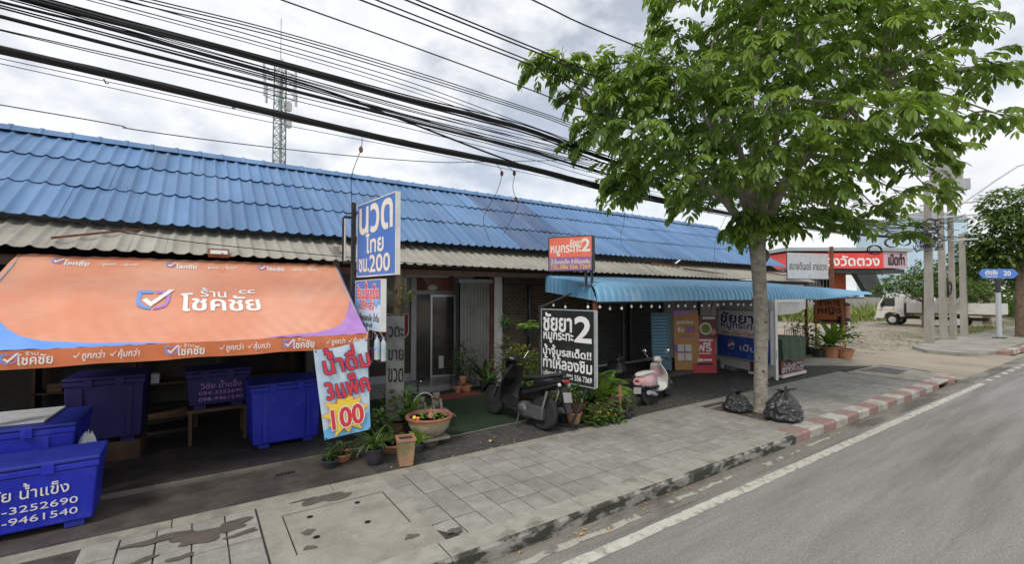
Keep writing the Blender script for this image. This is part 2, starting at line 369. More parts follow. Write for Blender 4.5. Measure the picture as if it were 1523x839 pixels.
def letters(parent,txt,x0,z0,x1,z1,m,bold=0,outline=None,ow=0,y=-.003,name='lettering',slant=0,label=None,surf=None):
    """letters fitted into the box x0..x1, z0..z1 of the parent's front plane (y=0, facing -y)"""
    cs=glyphs(txt)
    if not cs: return
    xs=[p[0] for c in cs for p in c]; ys=[p[1] for c in cs for p in c]
    ax,bx,ay,by=min(xs),max(xs),min(ys),max(ys); sx=(x1-x0)/(bx-ax); sz=(z1-z0)/(by-ay)
    cs=[[(x0+(px-ax)*sx+slant*(py-ay)*sz,z0+(py-ay)*sz) for px,py in c] for c in cs]
    h=z1-z0
    big=max(cs,key=lambda c:abs(area(c))); sg=area(big)>0
    outs=[];holes=[]
    for c in cs:
        cont=[d_ for d_ in cs if d_ is not c and abs(area(d_))>abs(area(c)) and inside(c[0],d_) and inside(c[len(c)//2],d_)]
        if cont:
            q=min(cont,key=lambda d_:abs(area(d_)))
            (holes if (area(q)>0)!=(area(c)>0) else outs).append(c)
        else: outs.append(c)
    mb=MB()
    for k,oc in enumerate(outs):
        hs=[hc for hc in holes if inside(hc[0],oc) and abs(area(hc))<abs(area(oc))]
        polys=[[Vector((px,pz,0)) for px,pz in c] for c in [oc]+hs]
        tri=tessellate_polygon(polys); flat=[p for pl in polys for p in pl]; yy=y-.0004*(k%3)
        mb.add([(p.x,yy,p.y) for p in flat],[tuple(t) for t in tri])
    def strokes(rad,depth,yy):
        q=MB()
        for c in cs:
            n=len(c)
            for j in range(n):
                pass
            o=len(q.v)
            for j in range(n):
                a=Vector(c[j-1]); b=Vector(c[j]); d=Vector(c[(j+1)%n])
                t1=(b-a); t2=(d-b); t=(t1.normalized()+t2.normalized()) if t1.length>0 and t2.length>0 else t1
                t=t.normalized() if t.length>1e-6 else Vector((1,0)); nn=Vector((-t.y,t.x))
                q.v+= [(b.x+nn.x*rad,yy,b.y+nn.y*rad),(b.x,yy-depth,b.y),(b.x-nn.x*rad,yy,b.y-nn.y*rad)]
            for j in range(n):
                a=o+j*3; b=o+((j+1)%n)*3; q.f+=[(a,b,b+1,a+1),(a+1,b+1,b+2,a+2)]
        return q
    if bold:
        st=strokes(bold*h*.62,.0012,y-.0002); mb.add(st.v,st.f)
    if surf: mb.v=[(a,b+surf(a,c),c) for a,b,c in mb.v]
    ob=mb.build(name,m,parent)
    if label: ob['label']=label
    if outline:
        strokes((bold*.62+ow)*h,.0006,y+.0012).build(name+'_edge',outline,parent)
    return ob
def board(name,label,cat,O,rz,wd,ht,t,face,frame=None,fw=.02,group=None,ry=0,parent=None,bev=0):
    """sign board: origin bottom-left corner of the face seen from the front, width along local x, face towards local -y"""
    if parent is None: r=thing(name,label,cat,O,0,group,rot=(0,ry,rz))
    else:
        r=bpy.data.objects.new(name,None); col.objects.link(r); r.parent=parent; r.location=O; r.rotation_euler=(0,ry,rz); r.empty_display_size=.1
    MB().box(0,wd,0,t,0,ht).build('panel',face,r,bevel=bev)
    if frame:
        f=MB()
        f.box(-fw,wd+fw,-.006,t+.003,-fw,0).box(-fw,wd+fw,-.006,t+.003,ht,ht+fw).box(-fw,-.0005,-.0055,t+.002,.0005,ht-.0005).box(wd+.0005,wd+fw,-.0055,t+.002,.0005,ht-.0005)
        f.build('frame',frame,r)
    return r
# ================================================================ THE SETTING
def ground(name,poly,z,m,th=.02,kind='structure',rough=0):
    return tag(MB().prism(poly,z-th,z,'xy').build(name,m),kind=kind)
ground('ground',[(-400,-400),(900,-400),(900,700),(-400,700)],-.26,'earth')
road=ground('road',[(-60,-9),(400,-9),(400,3.60),(-60,3.60)],-.16,'asphalt',.06)
tag(MB().prism([(-60,3.6),(400,3.6),(400,3.97),(-60,3.97)],-.2,-.158,'xy').build('gutter','gutter_asphalt'),kind='structure')
ground('yard',[(19.6,3.975),(29,3.975),(29,7.7),(62,7.7),(160,40),(160,160),(-30,160),(-30,20.5),(23.5,20.5),(23.5,10.5),(19.6,7.3)],-.155,'dirt',.05)
# road markings, painted sheets 4 mm above the road
def strip(name,pts,wd,z,m,parent,jit=0,seed=1):
    rg=random.Random(seed); a=[];b=[]
    for i in range(len(pts)-1):
        (x0,y0),(x1,y1)=pts[i],pts[i+1]; k=max(1,int(math.hypot(x1-x0,y1-y0)/.12)) if jit else 1
        for q in range(k+(i==len(pts)-2)):
            t=q/k; w_=wd/2
            x=x0+(x1-x0)*t; y=y0+(y1-y0)*t
            a.append((x,y-w_+rg.uniform(-jit,jit),z)); b.append((x,y+w_+rg.uniform(-jit,jit),z))
    return MB().sheet([a,b]).build(name,m,parent)
strip('edge_line',[(-8,3.44),(19.3,3.46)],.15,-.156,'road_paint',road,.006,3)
for i,x in enumerate((20.1,21.15,22.2,23.25,24.3,25.35,26.4)): strip('edge_dash',[(x,3.48),(x+.42,3.48)],.14,-.156,'road_paint',road,.006,i)
for i,(x0,x1,y,wd) in enumerate(((7.3,8.5,3.74,.08),(8.75,10.2,3.77,.06),(1.2,4.4,3.73,.10),(5,6.6,3.76,.06))): strip('worn_line',[(x0,y),(x1,y+.02)],wd,-.153,'worn_paint',road,.022,40+i)
def blob(name,cx,cy,rx,ry,z,m,parent,seed,n=26,rot=0,amp=.35):
    rg=random.Random(seed); ph=[rg.uniform(0,6.28) for _ in range(6)]; pts=[]
    for i in range(n):
        a=2*PI*i/n; q=1+sum(amp/(k+1.5)*math.sin((k+1)*a+ph[k]) for k in range(1,6))*.8
        x=rx*q*math.cos(a); y=ry*q*math.sin(a)
        pts.append((cx+x*math.cos(rot)-y*math.sin(rot),cy+x*math.sin(rot)+y*math.cos(rot)))
    cvs=[(cx,cy,z)]+[(x,y,z) for x,y in pts]
    return MB().add(cvs,[(0,1+i,1+(i+1)%n) for i in range(n)]).build(name,m,parent)
for i,(x,y,a,b) in enumerate(((10.2,3.8,.5,.07),(13.6,3.75,.8,.05),(4.9,3.78,.6,.06))):
    blob('damp_patch',x,y,a,b,-.1535,'gutter_asphalt',road,60+i)

# pavement: bed, laid pavers, border strip, concrete manhole slab
pave=MB().prism([(-9,4.27),(19.2,4.27),(19.9,4.9),(20.1,5.6),(20.1,6.19),(-9,6.19)],-.20,-.014,'xy').build('pavement','paving_bed'); tag(pave,kind='structure')
pv=MB(); w2,l2=.1432,.182
pv.v=[(-w2,-l2,-.03),(w2,-l2,-.03),(w2,l2,-.03),(-w2,l2,-.03),(-w2,-l2,-.003),(w2,-l2,-.003),(w2,l2,-.003),(-w2,l2,-.003),(-w2+.004,-l2+.004,0),(w2-.004,-l2+.004,0),(w2-.004,l2-.004,0),(-w2+.004,l2-.004,0)]
pv.f=[(8,9,10,11)]+[(4+i,4+(i+1)%4,8+(i+1)%4,8+i) for i in range(4)]+[(i,(i+1)%4,4+(i+1)%4,4+i) for i in range(4)]
pme=pv.mesh('paver','paving'); rp=random.Random(5)
far=MB(); first=True; cnt=0
for i in range(-3,58):
    for r_ in range(5):
        x=.11+.3*i-.12+.15; y=4.29+.378*(r_+.5)
        x=.14+.30*i
        if .56<x<2.14: continue
        if x>17.0: continue
        if 9.15<x<10.25 and y>4.6: continue
        if 1.9<x<2.35 and r_==0 and False: continue
        dz=rp.uniform(-.004,.003); rt=(rp.uniform(-.008,.008),rp.uniform(-.008,.008),rp.uniform(-.006,.006))
        if x<13.6 and cnt<300:
            o=link('paver',pme,pave,(x+rp.uniform(-.001,.001),y,dz),rt); cnt+=1
            if i==7 and r_==0: o.rotation_euler=(.03,-.045,.03); o.location.z=-.012
        else:
            far.add([(x+a,y+b,c+dz) for a,b,c in pv.v],pv.f)
tag(far.build('paver_field','paving',pave),kind='stuff')
for x0 in (2.13,):   # narrow cut column beside the slab
    for r_ in range(1,5):
        y=4.29+.378*(r_+.5); MB().box(2.16,2.23,y-.183,y+.183,-.03,-.002).build('cut_paver','paving',pave)
sb=MB()
x=-6.0; rb=random.Random(9)
while x<17.2:
    L_=rb.uniform(1.0,2.2); x2=min(x+L_,17.2)
    if not(.0<x<2.0 and False): MB().box(x+.004,x2-.004,6.186,6.40,-.06,rb.uniform(-.001,.004)).build('border_slab','border_concrete',pave,bevel=.008)
    x=x2
# manhole slab with its lid
sl_=MB()
for b in ((.605,.818,4.283,6.18),(1.978,2.125,4.283,6.18),(.8185,1.9775,4.283,4.852),(.8185,1.9775,5.798,6.18)): sl_.box(*b,-.06,.001)
sl_.build('manhole_surround','slab_concrete',pave)
MB().box(.835,1.962,4.868,5.782,-.06,-.002).build('manhole_lid','slab_concrete',pave,bevel=.006)
for hx,hy in ((1.08,5.60),(1.62,5.66),(1.05,5.10),(1.58,5.12)):
    MB().lathe([(.035,-.0015),(.033,.0008),(.022,.0012)],(hx,hy,0),14).build('lifting_hole','hole_dark',pave)
for i,(x,y,a,b,rt) in enumerate(((1.35,5.98,.30,.11,.1),(1.86,4.55,.07,.05,.3),(.95,4.92,.06,.04,0),(1.0,5.25,.07,.05,0),(.36,5.86,.17,.12,.2),(.05,5.78,.24,.15,.1),(-.30,5.95,.26,.07,.0),(-.42,5.55,.14,.05,.3),(-.1,5.42,.10,.05,0),(2.28,4.40,.09,.05,.2),(.42,5.6,.14,.05,.1),(1.1,6.08,.12,.03,0))):
    blob('water_stain',x,y,a,b,.0042+.0003*i if (.6<x<2.1) else .0062+.0003*i,'stain_water',pave,80+i,rot=rt,amp=.6)
# far end of the pavement, in situ concrete, and the raised tree pit
MB().prism([(17.2,4.29),(18.9,4.29),(19.5,4.75),(19.8,5.3),(19.85,6.2),(17.2,6.2)],-.05,0,'xy').build('end_slab','border_concrete',pave)
MB().prism([(18.0,5.1),(19.3,5.2),(19.45,6.0),(18.0,6.1)],-.01,.004,'xy').build('wet_patch','damp_concrete',pave)
tp=MB()
for b in ((9.17,10.23,4.62,4.68),(9.17,10.23,5.92,5.98),(9.17,9.23,4.6805,5.9195),(10.17,10.23,4.6805,5.9195)): tp.box(*b,-.05,.006)
tp.build('tree_pit_kerb','border_concrete',pave)
MB().prism([(9.23,4.68),(10.17,4.68),(10.17,5.92),(9.23,5.92)],-.05,-.004,'xy').build('tree_pit_soil','damp_concrete',pave)

# kerb: plain stones with mossy faces, then red and white painted ones, curving round the corner
kerb=thing('kerb',None,None); tag(kerb,kind='structure')
def kstone(x0,x1,m,mt,dz=0):
    g=.004; o=MB(); pr=[(3.96,-.20),(3.945,-.02),(3.975,.008),(4.283,.008),(4.283,-.20)]
    o.prism(pr,x0+g,x1-g,'yz').build('kerb_stone',m,kerb)
    if mt: MB().prism([(3.985,.0085),(4.280,.0085),(4.280,.0105),(3.985,.0105)],x0+g+.002,x1-g-.002,'yz').build('kerb_top',mt,kerb)
x=-6.0; rk=random.Random(3); brk=[-6,-4.4,-2.6,-.9,.75,2.02,3.78,5.0,6.3,7.55,8.80]
for a,b in zip(brk,brk[1:]): kstone(a,b,'kerb_concrete','kerb_top')
x=8.80; k=0
while x<17.0: kstone(x,x+.56,'kerb_red' if k%2==0 else 'kerb_white',None); x+=.56; k+=1
xi=x
# storm drain inlet: lintel over an opening
MB().prism([(3.965,-.05),(3.96,-.01),(3.985,.012),(4.283,.012),(4.283,-.05)],xi+.002,xi+.95,'yz').build('inlet_lintel','kerb_white',kerb)
MB().box(xi,xi+.95,4.20,4.283,-.2,-.05).build('inlet_back','hole_dark',kerb)
x=xi+.952
kstone(x,x+.5,'kerb_red',None)
cx0,cy0,rr=x+.5,5.2,1.24
for q in range(6):
    a0=R(-90+q*15+.4); a1=R(-90+(q+1)*15-.4); ri=rr-.33
    pts=[(cx0+rr*math.cos(a0),cy0+rr*math.sin(a0)),(cx0+rr*math.cos(a1),cy0+rr*math.sin(a1)),(cx0+ri*math.cos(a1),cy0+ri*math.sin(a1)),(cx0+ri*math.cos(a0),cy0+ri*math.sin(a0))]
    MB().prism(pts,-.2,.008-.02*q/3,'xy').build('kerb_stone','kerb_white' if q%2==0 else 'kerb_red',kerb,bevel=.012)

# forecourts
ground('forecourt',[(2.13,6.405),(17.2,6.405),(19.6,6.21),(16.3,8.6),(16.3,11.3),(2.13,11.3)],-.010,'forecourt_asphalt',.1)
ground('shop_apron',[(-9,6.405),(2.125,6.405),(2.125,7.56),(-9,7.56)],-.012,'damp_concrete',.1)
ground('forecourt_slab',[(16.31,8.6),(19.61,6.22),(20.2,7.4),(24,9.2),(24,14),(16.31,14)],-.006,'far_paving',.1)
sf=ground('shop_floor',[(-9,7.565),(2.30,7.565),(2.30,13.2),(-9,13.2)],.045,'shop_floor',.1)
MB().box(-9,2.30,7.50,7.562,-.05,.040).build('floor_edge','old_edge',sf,bevel=.01)
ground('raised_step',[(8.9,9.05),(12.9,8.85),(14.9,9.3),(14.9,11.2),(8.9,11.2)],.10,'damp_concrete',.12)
ground('corner_pavement',[(27.0,5.5),(27.6,5.0),(29.1,4.75),(200,4.3),(200,7.68),(31,7.68),(28.6,7.5),(27.1,6.6)],-.01,'far_paving',.2)
kx=29.1
for i in range(10):
    yk=4.74-.10*(kx-29.1)/2 if kx<40 else 4.2
    MB().box(kx+.01,kx+1.2,yk-.32,yk,-.2,.012).build('kerb_stone','kerb_red' if i%2==0 else 'kerb_white',kerb,bevel=.012); kx+=1.2
# loose stones in the yard
rg=random.Random(8); st=MB()
for i in range(420):
    x=rg.uniform(24,46); y=rg.uniform(7.9,13); r_=rg.uniform(.03,.10)
    st.sphere((x,y,-.15),r_,5,3,(1,rg.uniform(.6,1.2),.6),.3,rg)
tag(st.build('gravel','dirt'),kind='stuff')
gr=MB(); 
def tuft(mb,x,y,z,n,h,rg,spread=.15):
    for _ in range(n):
        mb.blade((x+rg.gauss(0,spread),y+rg.gauss(0,spread),z),rg.uniform(0,6.28),rg.uniform(.7,1.5),h*rg.uniform(.5,1.2),h*.10,rg.uniform(.2,1.3),2,.1)
for i in range(420):
    x=rg.uniform(46,90); y=rg.uniform(17,36)
    tuft(gr,x,y,-.15,14,rg.uniform(.9,1.9),rg,.6)
tag(gr.build('tall_grass','leaf_grass'),kind='stuff')
gr=MB()
for i in range(90):
    x=rg.uniform(26,44); y=rg.choice([rg.gauss(8.4,.5),rg.gauss(10,.8)]); tuft(gr,x,y,-.15,10,.16,rg,.22)
for i in range(60): tuft(gr,rg.uniform(41,56),rg.uniform(7.8,9.3),-.15,10,.35,rg,.4)
tag(gr.build('weeds','leaf_grass'),kind='stuff')

# ================================================================ THE SHOP ROW
row=thing('shop_row','long single storey shop row with a blue tiled roof and lower grey tiled eaves','building',(0,9.6,0))
def W(mb,name,m,**k):   # build geometry given in world coordinates as part of the row
    mb.v=[(x,y-9.6,z) for x,y,z in mb.v]; return mb.build(name,m,row,**k)
PIT=.2405
def corr(wd,ln,waves,amp,lift,seg=10):
    mb=MB(); xs=[wd*i/(waves*seg) for i in range(waves*seg+2)]
    def prof(x):
        t=(x/(wd/waves))%1.0
        return amp*(math.exp(-((t-.5)/.17)**2))     # broad flats with raised round ridges
    rows=[]
    for y,dz in ((0,lift),(ln*.5,lift*.5),(ln,0)): rows.append([(x,y,prof(x)+dz) for x in xs])
    mb.sheet(rows)
    mb.sheet([[(x,0.0,prof(x)+lift-.008) for x in xs],[(x,0.0,prof(x)+lift) for x in xs]])
    mb.sheet([[(x,0.06,prof(x)+lift-.008) for x in xs],[(x,0.0,prof(x)+lift-.008) for x in xs]])
    return mb
slope=math.atan2(6.06-3.77,14.2-10.6); SL=math.hypot(6.06-3.77,14.2-10.6)
rowL=SL/3
cm=corr(PIT*2,rowL+.10,2,.046,.035); me_new=cm.mesh('roof_tile','blue_tile',True); me_old=cm.mesh('roof_tile','blue_tile_old',True)
screws=MB()
for r_ in range(3):
    for i in range(58):
        x=-4.86+i*PIT*2
        if x>23.0: continue
        y=10.6+math.cos(slope)*rowL*r_; z=3.75+math.sin(slope)*rowL*r_
        m=me_old if (7.3<x-(0*r_)<9.6) else me_new
        if x>9.6 and False: m=me_new
        link('roof_tile',m,row,(x,y-9.6+random.uniform(-.012,.012),z+.008*random.random()),(slope,0,random.uniform(-.004,.004)))
        for u in (.06,.30): screws.sphere((x+u,y-9.6+math.cos(slope)*.16,z+math.sin(slope)*.16+.040),.012,5,4)
tag(screws.build('roof_screw','dark_metal',row),kind='stuff')
# ridge caps, half round, overlapping
rc=MB(); 
for i,(y,z) in enumerate([(-.20,-.075),(-.13,-.02),(-.07,.035),(0,.055),(.07,.035),(.13,-.02),(.20,-.075)]): pass
pr=[(-.24,-.115),(-.15,-.03),(-.08,.04),(0,.062),(.08,.04),(.15,-.03),(.24,-.115)]
rows=[]
for xx,s_ in ((0,1.0),(.03,1.12),(.07,1.12),(.09,1.0),(.485,.93)): rows.append([(xx,y*s_,z*s_+(.012 if s_>1.05 else 0)) for y,z in pr])
rc.sheet(rows); rme=rc.mesh('ridge_cap','blue_tile',True)
for i in range(58):
    x=-4.86+i*PIT*2
    if x<23.0: link('ridge_cap',rme,row,(x,14.22-9.6,6.11))
# rear slope of the roof
W(MB().prism([(14.25,6.02),(18.2,3.6),(18.2,3.55),(14.25,5.97)],-4.86,23.18,'yz'),'rear_roof','blue_tile_old')
gslope=math.atan2(3.70-3.14,10.95-9.6); GL=math.hypot(.56,1.35)
gm=corr(PIT*2,GL+.05,2,.040,.012); gme=gm.mesh('lean_to_tile','grey_tile',True)
for i in range(60):
    x=-5.3+i*PIT*2
    z=3.185-.0062*(x+2) if x<21 else 3.185-.0062*23
    if x<23.6: link('lean_to_tile',gme,row,(x,random.uniform(-.012,.012),z),(gslope,0,random.uniform(-.004,.004)))
W(MB().box(-5,23.3,9.78,9.84,2.94,3.06),'eaves_board','dark_wood')
W(MB().box(-5,23.3,10.72,10.78,3.42,3.60),'upper_eaves_board','dark_wood')
# gable ends
for x in (-4.8,23.05): W(MB().prism([(10.8,3.5),(14.2,5.9),(18,3.5)],x,x+.06,'yz'),'gable','beige_wall')
# walls
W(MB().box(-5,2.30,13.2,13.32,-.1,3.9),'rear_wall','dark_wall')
W(MB().box(-5.12,-5,9.9,17,-.1,3.7),'end_wall','beige_wall')
W(MB().box(2.305,2.44,9.95,13.3,-.1,3.5),'party_wall','plaster')
W(MB().box(14.50,19.2,11.08,11.195,-.1,3.6),'front_wall','plaster')
W(MB().box(19.2,19.32,11.08,17,-.1,3.6),'end_wall','plaster')
W(MB().box(2.45,23,17,17.1,-.1,3.7),'rear_wall','beige_wall')
W(MB().box(-5,2.30,9.9,13.2,3.06,3.1),'ceiling','dark_wood')
W(MB().box(2.45,19.2,9.9,12.3,3.12,3.16),'ceiling','dark_wood')
# massage parlour front: tiled porch, window, glass doors, transom picture
W(MB().box(2.45,6.48,10.95,12.40,-.1,.14),'porch_floor','floor_tile')
for i in range(1,9): W(MB().box(2.45+i*.45,2.455+i*.45,10.96,12.0,.140,.1415),'floor_joint','dark_wall')
f=MB()
for b in ((2.45,2.53,12.0,12.08,.14,3.12),(4.84,4.99,11.97,12.09,.14,3.12),(6.17,6.30,11.97,12.09,.14,3.12),(2.53,4.84,12.0,12.07,2.50,2.60),(4.99,6.17,11.98,12.08,2.50,2.60),(2.53,4.84,12.0,12.07,.14,.34),(2.53,4.84,12.0,12.07,3.02,3.12),(4.99,6.17,11.98,12.08,3.02,3.12),(3.66,3.71,12.0,12.06,.34,2.5)): f.box(*b)
W(f,'window_frame','grey_metal')
W(MB().box(2.53,4.84,12.03,12.045,.34,2.50),'window_pane','glass_tinted')
W(MB().box(2.53,4.84,12.02,12.035,2.60,3.02),'fascia_panel','plaster')
W(MB().box(5.0,6.165,12.03,12.045,2.60,3.02),'transom_picture','pink_photo')
pt=bpy.data.objects.new('poster_shape',None); bpy.data.objects.remove(pt)
W(MB().prism([(5.0,2.62),(5.0,2.98),(5.2,2.95),(5.35,2.75),(5.3,2.62)],12.024,12.029,'xz'),'picture_hair','menu_dark')
W(MB().lathe([(.14,0),(.14,.004)],(5.5,12.022,2.69),18,'y',1,.55),'picture_towel','print_faded')
W(MB().box(5.0,5.42,12.03,12.045,.16,2.50),'door_sidelight','glass_tinted')
dr=MB(); dr.box(0,.05,0,.045,0,2.34).box(.68,.74,0,.045,0,2.34).box(.05,.68,0,.045,0,.06).box(.05,.68,0,.045,2.28,2.34)
dl=dr.build('door','aluminium',row,loc=(5.44,12.03-9.6,.15),rot=(0,0,R(-12)))
MB().box(.05,.68,.018,.026,.06,2.28).build('door_pane','glass_tinted',dl)
MB().tube([(.09,-.03,.95),(.09,-.03,1.2)],.010,6).build('handle','chrome',dl)
MB().box(.24,.38,.008,.014,.25,.60).build('door_sticker','print_faded',dl)
W(MB().box(2.45,6.6,12.45,12.55,.14,3.1),'inner_wall','dark_wood')
# red sign lettering on the window: an invisible-free group on the glass itself
wl=bpy.data.objects.new('window_lettering',None); col.objects.link(wl); wl.parent=row; wl.location=(2.45,12.025-9.6,0)
letters(wl,'นวดไทย',.30,1.35,2.30,2.22,'print_darkred',bold=.05,outline='print_faded',ow=.022)
letters(wl,'สปา',1.0,.72,2.1,1.18,'print_darkred',bold=.05,outline='print_faded',ow=.022)
W(MB().box(4.42,4.72,12.008,12.018,2.62,2.98),'notice_sheet','print_faded')
for i in range(2): W(MB().box(3.55+i*.28,3.78+i*.28,12.008,12.016,2.74,2.85),'notice_strip','print_navy')
ls=MB(); ls.tube([(4.55,11.6,2.98),(5.75,11.6,2.98)],.022,8).box(4.5,5.8,11.585,11.615,3.0,3.04); W(ls,'fluorescent_tube','off_white')
ls=MB(); ls.tube([(5.95,11.5,2.96),(6.5,11.5,2.96)],.022,8).box(5.9,6.55,11.485,11.515,2.98,3.02); W(ls,'fluorescent_tube','off_white')
# folding screen door, white pier
fd=MB(); 
pts=[(5.92+i*.052,11.17+(.045 if i%2 else 0)) for i in range(19)]
fd.prism(pts+[(p[0],p[1]+.01) for p in reversed(pts)],.02,2.82,'xy'); W(fd,'folding_door','plaster')
W(MB().box(5.84,6.92,11.10,11.24,2.82,2.92),'folding_door_track','grey_metal')
W(MB().box(6.86,7.00,11.15,11.3,0,3.0),'door_jamb','menu_dark')
W(MB().box(7.0,7.26,11.12,11.4,-.02,3.12),'pier','white_paint',bevel=.008)
# shutters: rows of curved slats
def shutter(x0,x1,y,z0,z1,m,holes=False):
    n=int((z1-z0)/.085); sm=MB(); h=(z1-z0)/n
    sme=None
    for i in range(n):
        z=z0+i*h; s_=MB(); prf=[(0,0),(-.014,h*.2),(-.018,h*.5),(-.014,h*.8),(0,h*.93),(.006,h*.93),(.006,0)]
        if sme is None: s_.prism(prf,0,x1-x0,'yz'); sme=s_.mesh('shutter_slat',m)
        o=link('shutter_slat',sme,row,(x0,y-9.6,z))
    if holes:
        hb=MB()
        for r_ in range(8):
            z=z1-.42-r_*h*1.0
            k=0; xx=x0+.12+(.09 if r_%2 else 0)
            while xx<x1-.12: hb.box(xx,xx+.07,y-.0205,y-.016,z-.011,z+.011); xx+=.20
        W(hb,'shutter_vent','hole_dark')
shutter(7.30,8.20,11.2,.02,2.95,'shutter_brown',True)
shutter(8.34,10.76,11.2,.02,2.78,'shutter_brown',True)
shutter(10.95,12.62,11.2,.02,2.62,'shutter_dark')
shutter(12.78,14.42,11.2,.02,2.62,'shutter_dark')
for x in (8.21,10.77,12.64,14.43): W(MB().box(x,x+.12,11.10,11.26,0,3.15),'shutter_post','dark_metal')
W(MB().box(7.28,14.5,11.06,11.3,2.79,3.12),'shutter_box','dark_wall')
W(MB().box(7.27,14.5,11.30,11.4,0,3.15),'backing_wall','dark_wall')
W(MB().box(10.9,14.45,11.02,11.17,.10,.135),'sill','off_white')
# repair patches and timber props lying on the lean-to roof are parts of it
W(MB().bar((-1.85,9.72,3.36),(-.83,10.7,3.70),.035),'roof_batten','rust')
W(MB().box(-.02,.30,9.86,9.90,0,.20),'x','off_white') if False else None
W(MB().bar((14.6,10.3,3.44),(16.9,10.0,3.27),.04),'roof_batten','rust')
W(MB().bar((13.2,10.6,3.60),(14.6,10.45,3.52),.05),'roof_batten','rust')
W(MB().bar((20.2,10.4,3.50),(22.4,10.0,3.30),.04),'roof_batten','rust')
for x in (10.9,14.9,): W(MB().box(x,x+.08,9.86,9.94,.0,3.1),'awning_post','dark_metal')
W(MB().bar((11.0,9.85,2.35),(12.0,8.6,2.78),.05),'brace','dark_metal')
for x in (20.2,23.3): W(MB().box(x,x+.1,9.9,10.0,-.1,3.1),'roof_post','rust')

# framed floodlight lying against the grey roof
fl=thing('floodlight','small square rusty framed floodlight on the grey roof tiles above the orange awning','lamp',(.30,9.66,3.24),rot=(R(-58),0,0))
m=MB(); m.box(-.16,.16,-.02,.04,-.11,-.085).box(-.16,.16,-.02,.04,.085,.11).box(-.16,-.135,-.0195,.0395,-.0845,.0845).box(.135,.16,-.0195,.0395,-.0845,.0845); m.build('frame','rust',fl)
MB().box(-.134,.134,-.008,.03,-.084,.084).build('glass','off_white',fl)

# ================================================================ ORANGE AWNING
aw=thing('awning','faded orange vinyl awning with blue and purple corners and a white check mark logo','awning',(0,7.0,1.9))
th=-math.acos(1.2/math.hypot(2.75,1.2))
cv=bpy.data.objects.new('canvas',None); bpy.data.objects.remove(cv)
def cy(x,z): # sag and creases, positive = inwards
    e=max(0,(z-2.6)/.4)
    cr=.020*abs(math.sin(PI*(x+2.2)/1.085))*math.sin(PI*min(1,z/3+.08))+.010*math.sin(9*(x+z*.35))*max(0,1-abs(x+1.9)/1.0)+.006*math.sin(23*(x*.9-z*.5))*max(0,1-abs(x-1.9)/.9)
    return .035*math.sin(PI*min(1,max(0,z/3)))*(1+.4*math.sin(x*1.6+1))+cr+.005*math.sin(5*x+3*z)+.007*math.sin(31*(x+.25*z)+2*math.sin(3*z))*max(0,1-z/1.1)*(.4+.6*abs(math.sin(1.7*x)))+.006*math.sin(27*(x-.5*z))*max(0,(z-2.2)/.8)
def edgeL(z): return -2.20+.03*math.sin(z*2)
def edgeR(z): return 2.13+(2.30-2.13)*z/3.0
def patch(x0f,x1f,z0,z1,nx,nz,off):
    rows=[]
    for j in range(nz+1):
        z=z0+(z1-z0)*j/nz; a=x0f(z); b=x1f(z)
        rows.append([(a+(b-a)*i/nx,cy(a+(b-a)*i/nx,z)+off,z) for i in range(nx+1)])
    return rows
cvs=MB().sheet(patch(edgeL,edgeR,0,3.0,150,50,0)).build('canvas','orange_vinyl',aw,smooth=True,rot=(th,0,0))
# blue corner on the left, purple corner on the right: printed areas
def bl(z): return edgeL(z)+0.001
def br(z): # right boundary of the blue area
    pts=[(0,-.30),(.06,-.62),(.12,-1.05),(.2,-1.40),(.34,-1.62),(.55,-1.77),(.80,-1.90),(1.2,-2.08),(1.5,-2.18)]
    for (a,xa),(b,xb) in zip(pts,pts[1:]):
        if z<=b: return xa+(xb-xa)*(z-a)/(b-a)
    return -2.18
MB().sheet(patch(bl,br,0.0,1.5,60,40,-.009)).build('blue_print','vinyl_blue',cvs,smooth=True)
def pl_(z):
    pts=[(0,.75),(.05,1.05),(.10,1.30),(.2,1.62),(.38,1.84),(.64,1.97),(1.0,2.09),(1.25,2.17)]
    for (a,xa),(b,xb) in zip(pts,pts[1:]):
        if z<=b: return xa+(xb-xa)*(z-a)/(b-a)
    return 2.19
MB().sheet(patch(pl_,lambda z: edgeR(z)-.001,0,1.25,50,36,-.009)).build('purple_print','vinyl_purple',cvs,smooth=True)
# side gusset, right
MB().add([(2.13,0,0),(2.34,2.72,1.18),(2.34,2.72,.98),(2.13,0,-.17)],[(0,1,2,3)]).build('side_gusset','vinyl_purple',aw)
def logo(par,x,z,s,y,k2=1.0,surf=None):
    """check mark over a two-colour shield, s = width"""
    a=MB(); t=.085*s
    def ring(side,mb):
        k=1 if side>0 else -1; pts=[(.04,.86),(.47,.86),(.47,.40),(.40,.16),(.25,.06),(.04,0)]
        inn=[(.04,.74),(.36,.74),(.36,.42),(.31,.25),(.21,.17),(.04,.12)]
        o=len(mb.v)
        for p in pts+inn: mb.v.append((x+s*(.5+k*p[0]),y,z+s*k2*p[1]*.95))
        for i in range(5):
            q=(o+i,o+i+1,o+i+7,o+i+6); mb.f.append(q if k<0 else q[::-1])
        if surf: mb.v=[(a_,b_+surf(a_,c_),c_) for a_,b_,c_ in mb.v]
        return mb
    ring(-1,MB()).build('shield_left','vinyl_blue',par); ring(1,MB()).build('shield_right','vinyl_purple',par)
    c=[(.18,.40),(.30,.50),(.45,.34),(.92,.88),(1.08,.86),(.46,.12)]
    pts=[Vector((x+s*p[0],z+s*k2*p[1]*.98,0)) for p in c]; tri=tessellate_polygon([pts])
    MB().add([(p.x,y-.003+(surf(p.x,p.y) if surf else 0),p.y) for p in pts],[tuple(t) for t in tri]).build('check_mark','print_white',par)
